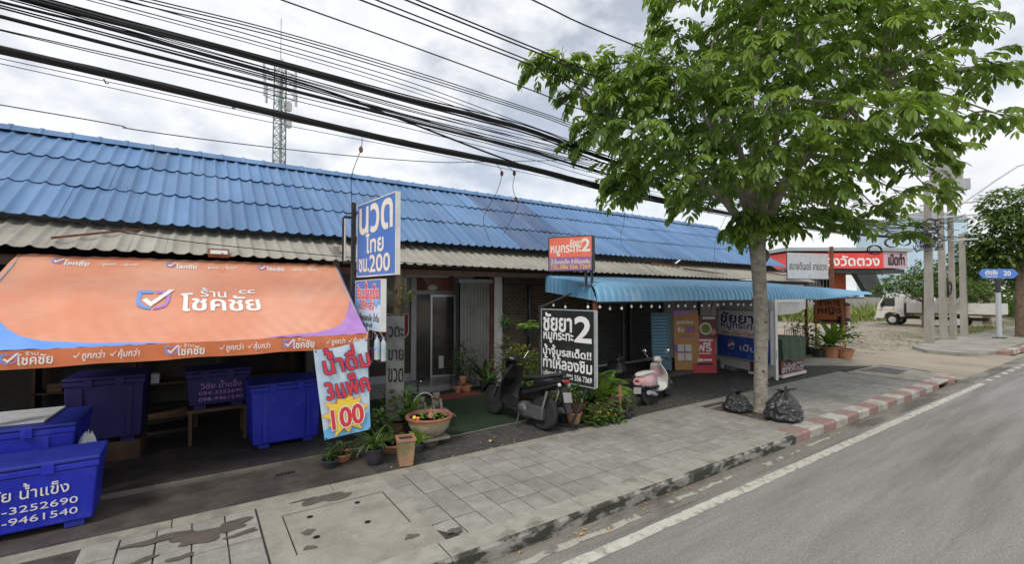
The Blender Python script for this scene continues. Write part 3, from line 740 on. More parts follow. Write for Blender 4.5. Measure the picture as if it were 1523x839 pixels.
def tick(par,x,z,s,y,surf=None):
    c=[(0,.45),(.2,.5),(.38,.25),(.9,1.0),(1.0,1.0),(.4,0)]; pts=[Vector((x+s*p[0],z+s*p[1],0)) for p in c]; tri=tessellate_polygon([pts])
    MB().add([(p.x,y+(surf(p.x,p.y) if surf else 0),p.y) for p in pts],[tuple(t) for t in tri]).build('tick','print_white',par)
logo(cvs,-.72,1.08,.40,-.012,2.0,cy)
letters(cvs,'โชคชัย',-.20,1.00,.80,1.62,'print_white',bold=.028,y=-.010,surf=cy)
letters(cvs,'ร้าน',.04,1.50,.37,1.84,'print_white',bold=.02,y=-.010,surf=cy)
letters(cvs,'cc',.55,1.66,.77,1.80,'print_white',bold=.06,y=-.010,surf=cy)
for x0 in (-1.80,-.44,.90):
    logo(cvs,x0,2.62,.13,-.010,2.0,cy)
    letters(cvs,'โชคชัย',x0+.14,2.60,x0+.42,2.80,'print_white',bold=.03,y=-.010,surf=cy)
    for k,t_ in enumerate(('ถูกกว่า','คุ้มกว่า')):
        tick(cvs,x0+.52+k*.26,2.64,.05,-.010,cy); letters(cvs,t_,x0+.58+k*.26,2.60,x0+.74+k*.26,2.74,'print_white',bold=.02,y=-.010,surf=cy)
# valance
vx=[-2.20+i*(2.14+2.20)/70 for i in range(71)]
def vy(x,z): return -.012+.012*math.sin(7*x)*(-z/.2)+.006*math.sin(19*x+z*9)
va=MB().sheet([[(x,vy(x,z),z+( -.012*abs(math.sin(3.3*x)) if z<-.1 else 0)) for x in vx] for z in (-.185-0,-.12,-.06,0.004)])
vl=va.build('valance','orange_band',aw,smooth=True)
for x0 in (-1.69,-.32,.97):
    logo(vl,x0,-.135,.135,-.045)
    letters(vl,'โชคชัย',x0+.125,-.148,x0+.40,-.035,'print_white',bold=.035,y=-.042)
    letters(vl,'ร้าน',x0+.19,-.05,x0+.29,-.005,'print_white',bold=.02,y=-.042)
    for k,t_ in enumerate(('ถูกกว่า','คุ้มกว่า')):
        tick(vl,x0+.56+k*.31,-.11,.06,-.042); letters(vl,t_,x0+.63+k*.31,-.145,x0+.82+k*.31,-.035,'print_white',bold=.022,y=-.042,slant=.12)
m=MB(); m.tube([(-2.18,0.03,-.01),(2.12,0.03,-.01)],.016,8); m.tube([(2.12,.02,-.01),(2.30,2.72,1.17)],.014,6); m.tube([(-2.17,.02,-.01),(-2.17,2.72,1.17)],.014,6)
m.build('awning_frame','galvanised',aw)
m=MB(); m.tube([(2.0,.05,0),(2.3,2.6,.2)],.010,5); m.build('stay_rope','off_white',aw)

# ================================================================ LIGHT BLUE METAL AWNING
ba=thing('metal_awning','light blue corrugated metal awning with a rounded front edge below the grey roof','awning',(0,7.0,0))
SH=.30
def bsec(xx):    # section (y offset from 7.0, z) at world x
    t=max(0,min(1,(xx-17.3)/4.3)); zb=2.37-.05*min(1,max(0,(xx-7)/10))+.18*t; zt=2.73+.0*xx-.14*t
    r_=min(.34,zt-zb); pts=[(0.0,zb)]
    for q in range(1,8):
        a=R(90*q/7); pts.append((.34*(1-math.cos(a)),zb+(zt-zb)*math.sin(a)))
    pts+= [(1.5,zt+.13),(2.75,zt+.26)]
    return pts
PB=.21
def bsheet(x0,n,taper):
    mb=MB(); prof=[(0,0),(.05,0),(.072,.030),(.128,.030),(.15,0),(.21,0)]
    cols=[]
    for k in range(n):
        for (u,h) in prof[:-1] if k<n-1 else prof: cols.append((k*PB+u,h))
    rows=[]
    base=bsec(x0 if taper else 12)
    for j in range(len(base)):
        row_=[]
        for u,h in cols:
            s=bsec(x0+u) if taper else base
            y,z=s[j]; a=min(1,j/7); nx=(-math.cos(a*PI/2),math.sin(a*PI/2))
            row_.append((u+SH*y,y+nx[0]*h,z+nx[1]*h))
        rows.append(row_)
    mb.sheet(rows); return mb
i=0; x=6.95; bme=bsheet(12,4,False).mesh('roof_sheet','sky_blue_metal',True)
while x<21.5:
    if x<17.0: link('roof_sheet',bme,ba,(x,0,0))
    else: link('roof_sheet',bsheet(x,4,True).mesh('roof_sheet','sky_blue_metal',True),ba,(x,0,0))
    x+=4*PB
xe=x
# side fascia, left, vertical ribbed panels
for k in range(11):
    y0=.02+k*.25; y1=y0+.25
    def P_(y): return 6.94+SH*y
    zt=lambda y: (2.37+.36*math.sin(min(1,y/.34)*PI/2)) if y<.34 else 2.73+.13*(y-.34)/1.16
    zb=lambda y: 2.36+.075*y
    mb=MB(); yy=[y0,y0+.02,y0+.045,y0+.07,y1]; ww=[0,0,-.018,0,0]
    mb.sheet([[(P_(y)+w3,y,zb(y)) for y,w3 in zip(yy,ww)],[(P_(y)+w3,y,zt(y)-.004) for y,w3 in zip(yy,ww)]])
    mb.build('fascia_sheet','sky_blue_metal',ba)
m=MB(); m.bar((7.05,.05,2.34),(21.4,.05,2.36),.05).bar((7.1,.3,2.6),(7.75,2.6,2.85),.04)
for k in range(10): m.bar((7.1+k*1.55,.1,2.42),(7.1+k*1.55+.78,2.7,2.78),.04)
m.build('awning_frame','dark_metal',ba)
m=MB(); m.box(7.02,7.09,.12,.19,0,2.4); m.build('post','rust',ba)
m=MB(); m.box(16.1,16.15,1.9,1.95,0,2.6); m.build('post','dark_metal',ba)

# string of bulbs under the blue awning
sb_=thing('string_light','string of white bulbs hanging along the front edge of the light blue awning','light string',(0,7.06,0))
xs=[6.75+.335*k for k in range(32)]
cb=[(x,.02*math.sin(x*7),2.33-.02*abs(math.sin(x*3))) for x in xs]
MB().tube(cb,.006,5).build('cable','cable',sb_)
bm_=MB().lathe([(.002,-.032),(.018,-.028),(.028,-.012),(.030,.004),(.024,.022),(.013,.036),(.011,.045)],(0,0,0),10).mesh('bulb','bulb_glass',True)
sm_=MB().lathe([(.015,.040),(.017,.05),(.017,.085),(.010,.10),(.004,.12)],(0,0,0),8).mesh('socket','black_plastic',True)
rl=random.Random(2)
for k,x in enumerate(xs):
    dz=2.21+rl.uniform(-.03,.02)
    o=link('bulb',bm_,sb_,(x,cb[k][1],dz)); link('socket',sm_,o)
for k,(x,y,z) in enumerate(((7.0,1.0,2.30),(7.1,1.55,2.33))):
    o=link('bulb',bm_,sb_,(x,y,z-.1)); link('socket',sm_,o)
# ================================================================ SIGNS
def fit(par,wd,ht,items,y=-.004):
    for it in items:
        t,x0,z0,x1,z1,m=it[:6]; k=it[6] if len(it)>6 else {}
        letters(par,t,x0*wd,z0*ht,x1*wd,z1*ht,m,y=y,**k)
# massage parlour sign on its own pole
s=board('hanging_sign','tall blue hanging sign with cream lettering and the price 200 on a dark pole','sign',(2.35,8.34,2.82),R(-84.8),1.54,1.25,.07,'sign_blue','white_paint',.018)
fit(s,1.54,1.25,[('นวด',.07,.59,.93,.95,'print_cream',dict(bold=.075)),('ไทย',.25,.31,.72,.565,'print_cream',dict(bold=.06)),('ชม.',.06,.06,.34,.235,'print_cream',dict(bold=.07)),('200',.36,.045,.88,.27,'print_cream',dict(bold=.05))])
p=thing('sign_pole','dark square steel pole behind the blue hanging signs, with a tube lamp','pole',(2.31,8.46,0))
m=MB(); m.box(-.035,.035,-.035,.035,-.02,4.16); m.build('pole','dark_metal',p)
m=MB()
for z in (2.9,3.95,2.1,2.7): m.box(.0,.05,-.12,-.035,z,z+.035)
m.build('bracket','dark_metal',p)
m=MB(); m.tube([(-.13,.08,3.12),(-.13,.08,3.86)],.022,8); m.build('tube_lamp','print_cream',p)
m=MB(); m.box(-.15,-.02,.05,.11,3.06,3.10).box(-.15,-.02,.05,.11,3.88,3.92).box(-.175,-.155,.06,.10,3.09,3.89); m.build('lamp_bracket','dark_metal',p)
# ice shop sign
s=board('ice_shop_sign','blue and white ice shop sign with red lettering below the larger blue sign','sign',(2.32,8.32,1.93),R(-89),1.30,.80,.08,'ice_blue','white_paint',.012)
blob_=MB(); blob_.prism([(0.0,.0),(1.3,0),(1.3,.36),(1.2,.42),(1.1,.34),(.9,.44),(.7,.35),(.45,.40),(.2,.30),(0,.36)],-.003,-.001,'xz'); blob_.build('ice_print','banner_blue',s)
MB().prism([(0.0,.50),(1.3,.50),(1.3,.80),(0,.80)],-.0025,-.001,'xz').build('top_print','sign_blue',s)
fit(s,1.3,.8,[('ร้านน้ำแข็ง',.08,.62,.93,.96,'print_red',dict(bold=.06,outline='print_white',ow=.05)),('ปลีก-ส่ง',.22,.40,.75,.62,'print_red',dict(bold=.06,outline='print_white',ow=.05)),('น้ำแข็งหลอดเล็ก น้ำดื่ม',.06,.17,.95,.34,'print_black',dict(bold=.05,outline='print_white',ow=.03)),('ส่งถึงที่',.3,.04,.7,.14,'print_navy',dict(bold=.05))],-.006)
# red and purple light box on the blue awning
s=board('lightbox_sign','red and purple light box sign in a black case above the blue awning','sign',(6.50,8.03,3.03),R(-58.9),.97,.73,.20,'dark_metal','dark_metal',.02)
MB().box(0,.97,-.004,-.001,.29,.73).build('red_face','sign_red',s); MB().box(0,.97,-.004,-.001,0,.288).build('purple_face','sign_purple',s)
fit(s,.97,.73,[('หมูกระทะ',.04,.44,.76,.76,'print_cream',dict(bold=.05)),('ชัยยา',.50,.72,.77,.93,'print_cream',dict(bold=.05)),('2',.78,.56,.96,.93,'print_cream',dict(bold=.08)),('น้ำจิ้มรสเด็ด ท้าให้ลองชิม',.04,.20,.97,.365,'print_cream',dict(bold=.03)),('TEL.086 556 7369',.03,.04,.97,.175,'print_yellow',dict(bold=.02))],-.008)
m=MB()
for a in (.80,.93): m.box(a,a+.03,.04,.07,-.33,-.02); m.box(a,a+.03,.14,.17,-.33,-.02)
m.build('leg','dark_metal',s)
m=MB(); m.box(.66,1.05,.03,.07,-.355,-.328).box(.66,1.05,.14,.18,-.355,-.328); m.build('foot_rail','dark_metal',s)
# black barbecue restaurant sign
s=board('restaurant_sign','black sign with white Thai lettering and a big 2 among the potted plants','sign',(5.95,7.60,.77),R(-84.7),1.406,1.41,.05,'sign_black','galvanised',.02)
B=dict(bold=.05)
fit(s,1.406,1.41,[('ชัยยา',.04,.70,.60,.96,'print_white',dict(bold=.055)),('หมูกระทะ',.04,.53,.63,.68,'print_white',dict(bold=.055)),('2',.66,.58,.95,.915,'print_white',dict(bold=.07)),('น้ำจิ้มรสเด็ด!!',.03,.355,.95,.50,'print_white',dict(bold=.05)),('ท้าให้ลองชิม',.03,.165,.96,.345,'print_white',dict(bold=.05)),('บริการส่ง โทร 086 556 7369',.04,.045,.96,.135,'print_white',dict(bold=.035))])
m=MB(); m.box(-.10,-.04,.0,.05,-.77,1.50); m.build('post','dark_metal',s)
m=MB(); m.box(1.43,1.46,.0,.04,-.0,1.42); m.build('edge_strip','galvanised',s)
m=MB(); m.bar((-.07,.02,1.45),(-.2,1.1,1.75),.03); m.build('brace','dark_metal',s)
f=thing('steel_stand','dark angled steel stand at the foot of the black restaurant sign','stand',(5.83,6.56,0))
m=MB(); m.bar((0,0,.02),(1.08,-.22,.02),.035); m.bar((0,0,.02),(-.38,.85,.02),.03); m.build('base_rail','dark_metal',f)
m=MB(); m.bar((0,0,.02),(.27,-.13,.72),.04); m.build('strut','dark_metal',f)
m=MB(); m.bar((1.2,-.10,.0),(1.0,.05,.38),.05); m.build('strut','dark_metal',f)
# drinking water banner
bn=thing('water_banner','white and blue vinyl banner with red lettering and 100 in a yellow burst','banner',(1.52,6.93,.43),rot=(0,R(-7),0))
def wl_(x,z): dx=x-1.52; dz=z-.43; c=math.cos(R(7)); s_=math.sin(R(7)); return (dx*c+dz*s_,-dx*s_+dz*c)
q=[wl_(1.52,.43),wl_(2.17,.48),wl_(2.11,1.84),wl_(1.36,1.71)]
def bp(u,v):
    a=(q[0][0]*(1-u)+q[1][0]*u,q[0][1]*(1-u)+q[1][1]*u); b=(q[3][0]*(1-u)+q[2][0]*u,q[3][1]*(1-u)+q[2][1]*u)
    return (a[0]*(1-v)+b[0]*v, a[1]*(1-v)+b[1]*v - .03*math.sin(PI*u)*v*(v>.97))
def bw(u,v): return .010*math.sin(5*u+2.5*v)+.006*math.sin(12*u*v)+.012*v
MB().sheet([[ (bp(u/16,v/26)[0],bw(u/16,v/26)+.006,bp(u/16,v/26)[1]) for u in range(17)] for v in range(27)]).build('sheet','banner_blue',bn,smooth=True)
MB().sheet([[ (bp(u/16,v/40*.13)[0],bw(u/16,v/40*.13)+.004,bp(u/16,v/40*(.10+.10*math.sin(u*.25)**2+.05*(u/16)))[1]) for u in range(17)] for v in (0,10,20,30,40)]).build('wave_print','banner_deep',bn,smooth=True)
def star(cx,cz,r0,r1,n,rx,seed,m,y,grow=0):
    rg_=random.Random(seed); pts=[]
    for i in range(2*n):
        a=PI*i/n+.15; r_=(r1*rg_.uniform(.72,1.12)+grow) if i%2==0 else r0+grow
        pts.append((cx+r_*rx*math.cos(a),cz+r_*math.sin(a)))
    mb=MB(); mb.add([(cx,y,cz)]+[(x,y,z) for x,z in pts],[(0,1+i,1+(i+1)%(2*n)) for i in range(2*n)]); return mb.build('burst' if grow==0 else 'burst_edge',m,bn)
star(.33,.30,.20,.37,11,1.05,7,'print_orange',-.0215,.012); star(.33,.30,.20,.37,11,1.05,7,'print_yellow',-.024)
def rowtxt(t,u0,v0,u1,v1,**k):
    a=bp(u0,v0); b=bp(u1,v1); letters(bn,t,a[0],a[1],b[0],b[1],'print_red',y=-.034,slant=-.10,**k)
rowtxt('น้ำดื่ม',.15,.71,1.0,.965,bold=.035,outline='print_navy',ow=.032)
rowtxt('3แพ็ค',.14,.43,.98,.655,bold=.038,outline='print_navy',ow=.032)
letters(bn,'100',.12,.12,.56,.40,'print_red',bold=.07,outline='print_white',ow=.055,y=-.038)
m=MB(); m.tube([(q[2][0]-.02,0,q[2][1]-.02),(q[2][0]+.05,.03,q[2][1]+.16)],.005,5); m.tube([(q[3][0]+.02,0,q[3][1]-.02),(q[3][0]-.02,.03,q[3][1]+.12)],.005,5)
m.build('tie','off_white',bn)
m=MB()
for u,v in ((.03,.015),(.97,.015),(.03,.985),(.97,.985)):
    a=bp(u,v); m.lathe([(.012,-.004),(.012,.004)],(a[0],-.018,a[1]),10,'y')
m.build('eyelet','dark_metal',bn)
# weathered plank notice
s=board('plank_notice','weathered grey plank notice with hand painted black lettering right of the water banner','notice',(2.72,7.86,.30),R(-30),.31,1.82,.03,'weathered_board')
fit(s,.33,1.82,[('วดะ',.15,.80,.9,.90,'print_black',dict(bold=.02)),('ขาย',.12,.58,.9,.68,'print_black',dict(bold=.02)),('ขวด',.12,.37,.9,.50,'print_black',dict(bold=.02))])
# bottles hanging from the awning corner
for i,(x,z,lab) in enumerate(((2.27,1.50,'clear plastic bottle with a blue label hanging from the orange awning corner, left of two'),(2.37,1.47,'unlabelled clear plastic bottle hanging from the orange awning corner, right of two'))):
    b_=thing('water_bottle',lab,'bottle',(x,6.97,z),group='bottles hanging from the awning')
    m=MB().lathe([(.030,0),(.042,.01),(.044,.05),(.041,.07),(.044,.09),(.041,.11),(.044,.13),(.044,.22),(.041,.24),(.044,.26),(.040,.29),(.016,.335),(.014,.35)],(0,0,0),14); m.build('body','bottle_plastic',b_,smooth=True)
    MB().lathe([(.016,.35),(.016,.372)],(0,0,0),10).build('cap','bottle_cap',b_)
    if i==0: MB().lathe([(.0452,.15),(.0452,.205)],(0,0,0),14).build('label','bottle_label',b_)
    MB().tube([(0,0,.37),(-.05,.02,.44)],.003,4).build('string','off_white',b_)

# ================================================================ ICE BINS
def ice_bin(name,label,x0,y0,wd,dp,ht,rz=0,z=0,body='bin_blue',lid='bin_lid',text=None,tm='print_faded',open_=False,group='blue ice bins in the ice shop'):
    t=thing(name,label,'ice bin',(x0,y0,z),rz,group)
    m=MB(); m.tbox((wd/2,dp/2),(wd/2-.05,dp/2-.04),(wd/2-.015,dp/2-.015),.06,ht-.12); m.build('body',body,t,bevel=.02)
    m=MB(); m.box(0,wd,0,dp,ht-.12,ht-.05); m.build('rim',body,t,bevel=.012)
    m=MB(); m.box(-.008,wd+.008,-.008,dp+.008,ht-.046,ht); m.build('lid',lid,t,bevel=.015)
    for a in (.12,wd-.28):
        MB().box(a,a+.16,.06,dp-.06,0,.058).build('foot',lid,t)
    for a in (wd*.3,wd*.68): MB().box(a-.05,a+.05,-.022,-.008,ht-.13,ht-.02).build('latch',body,t,bevel=.006)
    for a in ((wd*.2,wd*.8) if text is None else ()): MB().box(a-.03,a+.03,-.002,.03,.12,ht-.15).build('rib',body,t)
    if text:
        e=bpy.data.objects.new('front_lettering',None); col.objects.link(e); e.parent=t; e.location=(0,.036,0); e.rotation_euler=(R(2.3),0,0)
        for (s_,x0_,z0_,x1_,z1_) in text: letters(e,s_,x0_,z0_,x1_,z1_,tm,bold=.014,y=-.006)
    return t
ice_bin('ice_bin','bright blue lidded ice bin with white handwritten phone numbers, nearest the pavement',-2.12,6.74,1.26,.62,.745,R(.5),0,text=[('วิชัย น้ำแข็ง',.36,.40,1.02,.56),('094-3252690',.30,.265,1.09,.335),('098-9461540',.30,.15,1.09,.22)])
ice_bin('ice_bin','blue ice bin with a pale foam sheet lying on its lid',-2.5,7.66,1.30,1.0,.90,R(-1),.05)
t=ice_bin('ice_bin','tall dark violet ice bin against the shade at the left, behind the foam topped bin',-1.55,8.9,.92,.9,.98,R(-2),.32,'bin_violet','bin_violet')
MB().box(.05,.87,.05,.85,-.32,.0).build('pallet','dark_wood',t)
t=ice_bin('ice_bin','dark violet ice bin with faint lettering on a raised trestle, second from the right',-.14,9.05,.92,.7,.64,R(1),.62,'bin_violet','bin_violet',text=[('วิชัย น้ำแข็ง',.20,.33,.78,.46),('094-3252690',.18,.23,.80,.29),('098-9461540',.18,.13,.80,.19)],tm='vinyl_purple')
m=MB()
for a in (.05,.82):
    for b in (.05,.6): m.box(a,a+.05,b,b+.05,-.58,-.0)
m.box(.02,.9,.02,.68,-.05,-.002); m.build('trestle','dark_wood',t)
ice_bin('ice_bin','tall blue ice bin with a sloping lid beside the water banner, rightmost',.70,8.22,1.06,.85,1.02,R(1.5),.06)
fs=thing('foam_sheet','pale foam sheet lying across a blue ice bin at the left edge','foam sheet',(-2.12,7.82,.955),R(-3))
MB().box(0,.62,0,.85,0,.025).build('sheet','foam',fs,bevel=.004)
sk=thing('ice_sack','crumpled pale plastic sack leaning at the side of the foam topped ice bin','sack',(-1.10,7.75,.06))
rg=random.Random(3)
MB().sphere((0,0,.36),.16,12,9,(.75,.8,2.3),.10,rg).build('sack','foam',sk,smooth=True)
sk=thing('paper_sack','dim grey brown sack standing on the low bench at the back of the ice shop','sack',(-.86,10.6,.36))
MB().sphere((0,0,.36),.2,12,9,(.8,.8,2.0),.08,rg).build('sack','plaster',sk,smooth=True)
bt=thing('low_bench','low wooden bench along the back of the ice shop under the sack','bench',(-1.2,10.3,.05))
MB().box(0,1.3,0,.6,.24,.29).build('top','dark_wood',bt)
for a in (.05,1.18):
    for b in (.05,.5): MB().box(a,a+.06,b,b+.06,0,.239).build('leg','dark_wood',bt)
nb=thing('net_bag','teal green net bag hanging under the left end of the orange awning','bag',(-1.99,7.75,1.1))
MB().sphere((0,0,.25),.13,10,9,(.8,.7,2.2),.16,random.Random(5)).build('net','poster_blue',nb,smooth=True)
MB().tube([(0,0,.5),(0,0,.95)],.005,4).build('cord','off_white',nb)
# clutter dimly seen at the back of the ice shop
rk_=thing('shelf_rack','dark wooden shelf rack along the back wall of the ice shop','shelf',(-2.6,12.5,.05))
for z in (.5,1.1,1.7): MB().box(0,4.6,0,.5,z,z+.03).build('shelf','dark_wood',rk_)
for a in (0,1.5,3.0,4.55): MB().box(a,a+.05,0,.5,0,1.695).build('upright','dark_wood',rk_)
rg=random.Random(31)
for i in range(9):
    x=-2.4+i*.48; z=(.58,1.18,1.78)[(i*2)%3]; hh=rg.uniform(.16,.34)
    lab=['faded cardboard box','pale plastic box'][i%2]+' on the '+['bottom','middle','top'][(i*2)%3]+' shelf'+(', left end' if i<3 else ', right end' if i>5 else ', centre')+' of the rack inside the ice shop'
    b=thing('storage_box',lab,'box',(x,12.55,z),group='boxes on the shelf rack')
    MB().box(0,rg.uniform(.2,.34),0,.3,0,hh).build('box',['wood','foam'][i%2],b,bevel=.006); MB().box(.0,.2,-.004,.0,hh*.5,hh*.62).build('tape','dark_wood',b)
dp_=thing('floor_drain','dark iron floor drain plate in the damp apron of the ice shop','drain',(1.05,7.15,-.012))
MB().box(-.12,.12,-.05,.05,0,.004).build('plate','dark_metal',dp_)
for k in range(5): MB().box(-.10+k*.045,-.08+k*.045,-.04,.04,.0042,.006).build('slot','hole_dark',dp_)

# ================================================================ PLANTS
def pot(t,r0,r1,h,m,rim=None,n=20,z=0,rimh=.03,soil=True):
    MB().lathe([(r0*.9,z),(r0,z+.01),((r0+r1)/2*1.02,z+h*.5),(r1,z+h-rimh)],(0,0,0),n).build('pot',m,t,smooth=True)
    MB().lathe([(r1*1.0,z+h-rimh),(r1*1.1,z+h-rimh*.8),(r1*1.1,z+h),(r1*.93,z+h),(r1*.9,z+h-.03)],(0,0,0),n).build('rim',rim or m,t,smooth=True)
    if soil: MB().lathe([(r1*.9,z+h-.035),(.01,z+h-.03)],(0,0,0),n).build('soil','soil',t)
def leafball(mb,c,rad,n,ls,rg,sq=(1,1,1),droop=.7,wd=.45,hollow=.35,nseg=3):
    for _ in range(n):
        while True:
            v=Vector((rg.uniform(-1,1),rg.uniform(-1,1),rg.uniform(-1,1)))
            if hollow<v.length<1: break
        p=(c[0]+v.x*rad*sq[0],c[1]+v.y*rad*sq[1],c[2]+v.z*rad*sq[2])
        yaw=math.atan2(v.y,v.x)+rg.uniform(-.9,.9)
        mb.blade(p,yaw,rg.uniform(-.3,.9),ls*rg.uniform(.7,1.25),ls*wd*rg.uniform(.8,1.2),rg.uniform(.2,droop*1.5),nseg,.12)
def stems(mb,c,rad,z1,n,rg,r=.006):
    for _ in range(n):
        a=rg.uniform(0,6.28); q=rad*rg.uniform(.2,.9)
        mb.tube([(c[0],c[1],c[2]),(c[0]+q*.4*math.cos(a),c[1]+q*.4*math.sin(a),(c[2]+z1)/2),(c[0]+q*math.cos(a),c[1]+q*math.sin(a),z1)],[r*1.4,r,r*.6],5)
def plant(label,loc,potspec,kind,leaf,ph,pr,n=60,ls=.12,seed=1,group='potted plants along the shop fronts',wd=.45,rot=0,sq=(1,1,.9),cat='potted plant'):
    rg=random.Random(seed); t=thing('potted_plant',label,cat,loc,rot,group); z0=0
    if potspec:
        r0,r1,h,m=potspec[:4]; pot(t,r0,r1,h,m,*potspec[4:5]); z0=h-.03
    if kind=='bush':
        mb=MB(); stems(mb,(0,0,z0),pr*.9,z0+ph*.75,7,rg); mb.build('stem','bark_dark',t)
        mb=MB(); leafball(mb,(0,0,z0+ph*.58),pr,n,ls,rg,(sq[0],sq[1],ph*.5/pr*sq[2]),wd=wd); mb.build('foliage',leaf,t)
    if kind=='grass':
        mb=MB()
        for _ in range(n): mb.blade((rg.gauss(0,.03),rg.gauss(0,.03),z0),rg.uniform(0,6.28),rg.uniform(.8,1.5),ls*rg.uniform(.7,1.2),ls*.055,rg.uniform(.9,2.4),6,.15)
        mb.build('foliage',leaf,t)
    if kind=='rosette':   # large upright leaves
        for _ in range(n):
            mb=MB(); mb.blade((rg.gauss(0,.02),rg.gauss(0,.02),z0),rg.uniform(0,6.28),rg.uniform(.7,1.35),ls*rg.uniform(.7,1.15),ls*wd*.55,rg.uniform(.3,1.3),7,.12); mb.build('leaf',leaf,t,smooth=True)
    if kind=='palm':
        for k in range(n):
            yaw=6.28*k/n+rg.uniform(-.3,.3); pit=rg.uniform(.8,1.4); L=ls*rg.uniform(.8,1.15); pts=[]; p=Vector((0,0,z0)); mb=MB()
            for i in range(9):
                a=pit-1.5*(i/8)**1.3; pts.append(tuple(p)); dv=Vector((math.cos(a)*math.cos(yaw),math.cos(a)*math.sin(yaw),math.sin(a)))
                if i>1:
                    for s_ in (-1,1):
                        for h_ in (0,.5): mb.blade(tuple(p+dv*L/9*h_),yaw+s_*1.0,a*.4+.1,L*.26*math.sin(PI*(i+1)/10.5)+.03,L*.035+.008,.8,3,.1)
                p=p+dv*L/9
            mb.tube(pts,[.006]*8+[.002],4); mb.build('frond',leaf,t)
    return t
tc_=(.10,.135,.22,'terracotta'); bk=(.10,.13,.22,'black_pot')
# cluster right of the water banner
plant('spiky grass like plant in a dark blue pot below the corner of the water banner',(2.20,6.82,-.01),(.10,.135,.24,'black_pot'),'grass','leaf_mid',.3,.2,70,.42,2)
t=thing('square_planter','tall square mossy terracotta planter standing empty on the pavement edge','planter',(2.56,6.52,0),R(-12))
MB().tbox((0,0),(.095,.095),(.125,.125),0,.37).build('body','terracotta_mossy',t,bevel=.006)
m=MB(); m.box(-.135,.135,-.135,-.10,.365,.40).box(-.135,.135,.10,.135,.365,.40).box(-.135,-.10,-.0995,.0995,.3655,.3995).box(.10,.135,-.0995,.0995,.3655,.3995); m.build('rim','terracotta',t)
MB().box(-.1,.1,-.1,.1,.368,.374).build('soil','soil',t)
t=thing('glazed_bowl','large glazed water bowl with a red rim and lotus leaves, on a stone stand','bowl',(3.24,7.20,-.01))
MB().lathe([(.14,.0),(.17,.05),(.10,.09),(.11,.14)],(0,0,0),20).build('stand','stone_carving',t,smooth=True)
MB().box(-.24,.28,-.22,.22,.10,.15).build('slab','border_concrete',t,bevel=.01)
MB().lathe([(.15,.15),(.20,.16),(.30,.26),(.345,.36),(.355,.42)],(0,0,0),30).build('bowl','glazed_bowl',t,smooth=True)
MB().lathe([(.357,.405),(.362,.415),(.362,.43),(.357,.436)],(0,0,0),30).build('stripe','glazed_yellow',t,smooth=True)
MB().lathe([(.352,.436),(.395,.448),(.40,.475),(.38,.492),(.345,.485),(.33,.46),(.33,.40)],(0,0,0),30).build('rim','glazed_rim',t,smooth=True)
MB().lathe([(.335,.42),(.01,.42)],(0,0,0),24).build('water','glass_dark',t)
rg=random.Random(4)
for k in range(11):
    a=rg.uniform(0,6.28); q=rg.uniform(.02,.24); MB().blade((q*math.cos(a),q*math.sin(a),.43),a,rg.uniform(.2,.9),rg.uniform(.10,.16),.10,1.0,4,.15).build('leaf','leaf_light' if k%3 else 'leaf_mid',t,smooth=True)
for k in range(9):
    a=rg.uniform(-.5,1.1); MB().blade((.34*math.cos(a),.30*math.sin(a),.44),a,.5,rg.uniform(.12,.2),.10,2.2,5,.15).build('leaf','leaf_mid',t,smooth=True)
MB().lathe([(.02,.42),(.055,.45),(.05,.50),(.02,.53),(.028,.55),(.012,.60)],(.02,-.02,0),10).build('figurine','terracotta',t,smooth=True)
t=thing('flower_ornament','small yellow and red flower ornament on the rim of the glazed bowl','ornament',(2.90,7.02,.50))
MB().sphere((0,0,.02),.032,10,8).build('petal','print_yellow',t,smooth=True); MB().sphere((.055,-.01,.0),.03,10,8).build('petal','print_orange',t,smooth=True)
plant('broad leaved young plant in a small hidden pot in front of the glazed bowl',(2.92,6.92,-.01),(.07,.09,.14,'black_pot'),'rosette','leaf_light',.3,.1,7,.36,14,wd=.62)
plant('leafy plant with a low wide clay pot between the plank notice and the glazed bowl',(2.62,7.2,-.01),(.17,.21,.14,'terracotta'),'bush','leaf_dark',.22,.15,40,.11,15)
plant('dark green bushy plant in an orange pot beside the plank notice',(2.98,7.92,-.01),(.12,.15,.26,'terracotta'),'bush','leaf_mid',.68,.27,150,.17,16,wd=.4)
plant('dim leafy plant on the ground behind the water banner, left of the dark blue pot',(1.83,7.25,-.01),(.13,.16,.12,'terracotta'),'bush','leaf_dark',.18,.18,40,.12,17)
plant('trailing dark plant in a wide clay bowl beside the spiky plant',(2.42,7.62,-.01),(.12,.15,.22,'black_pot'),'bush','leaf_dark',.4,.22,80,.13,18)
plant('bright large leaved plant rising between the plank notice and the stone statues',(3.12,7.75,-.01),(.10,.13,.24,'black_pot'),'rosette','leaf_mid',.6,.2,15,.66,61,wd=.42)
plant('scruffy weed growing against the foot of the plank notice',(2.50,7.45,-.01),(.09,.12,.16,'black_pot'),'bush','leaf_mid',.45,.2,110,.12,62)
plant('spotted ground plant at the left of the low clay pots under the water banner',(1.62,7.05,-.01),(.08,.11,.12,'black_pot'),'grass','leaf_dark',.2,.15,40,.30,63)
plant('tall bright green shrub immediately left of the black restaurant sign post',(6.25,8.15,-.01),(.12,.15,.26,'black_pot'),'bush','leaf_mid',1.0,.32,240,.12,64)
plant('low bright green bush under the lower edge of the black restaurant sign',(6.35,7.35,-.01),(.12,.15,.24,'black_pot'),'bush','leaf_mid',.62,.36,300,.10,65)
plant('dark spiky plant beside the red mat of the parlour',(6.1,9.9,-.01),(.10,.13,.22,'black_pot'),'rosette','leaf_dark',.6,.2,16,.6,66,wd=.22)
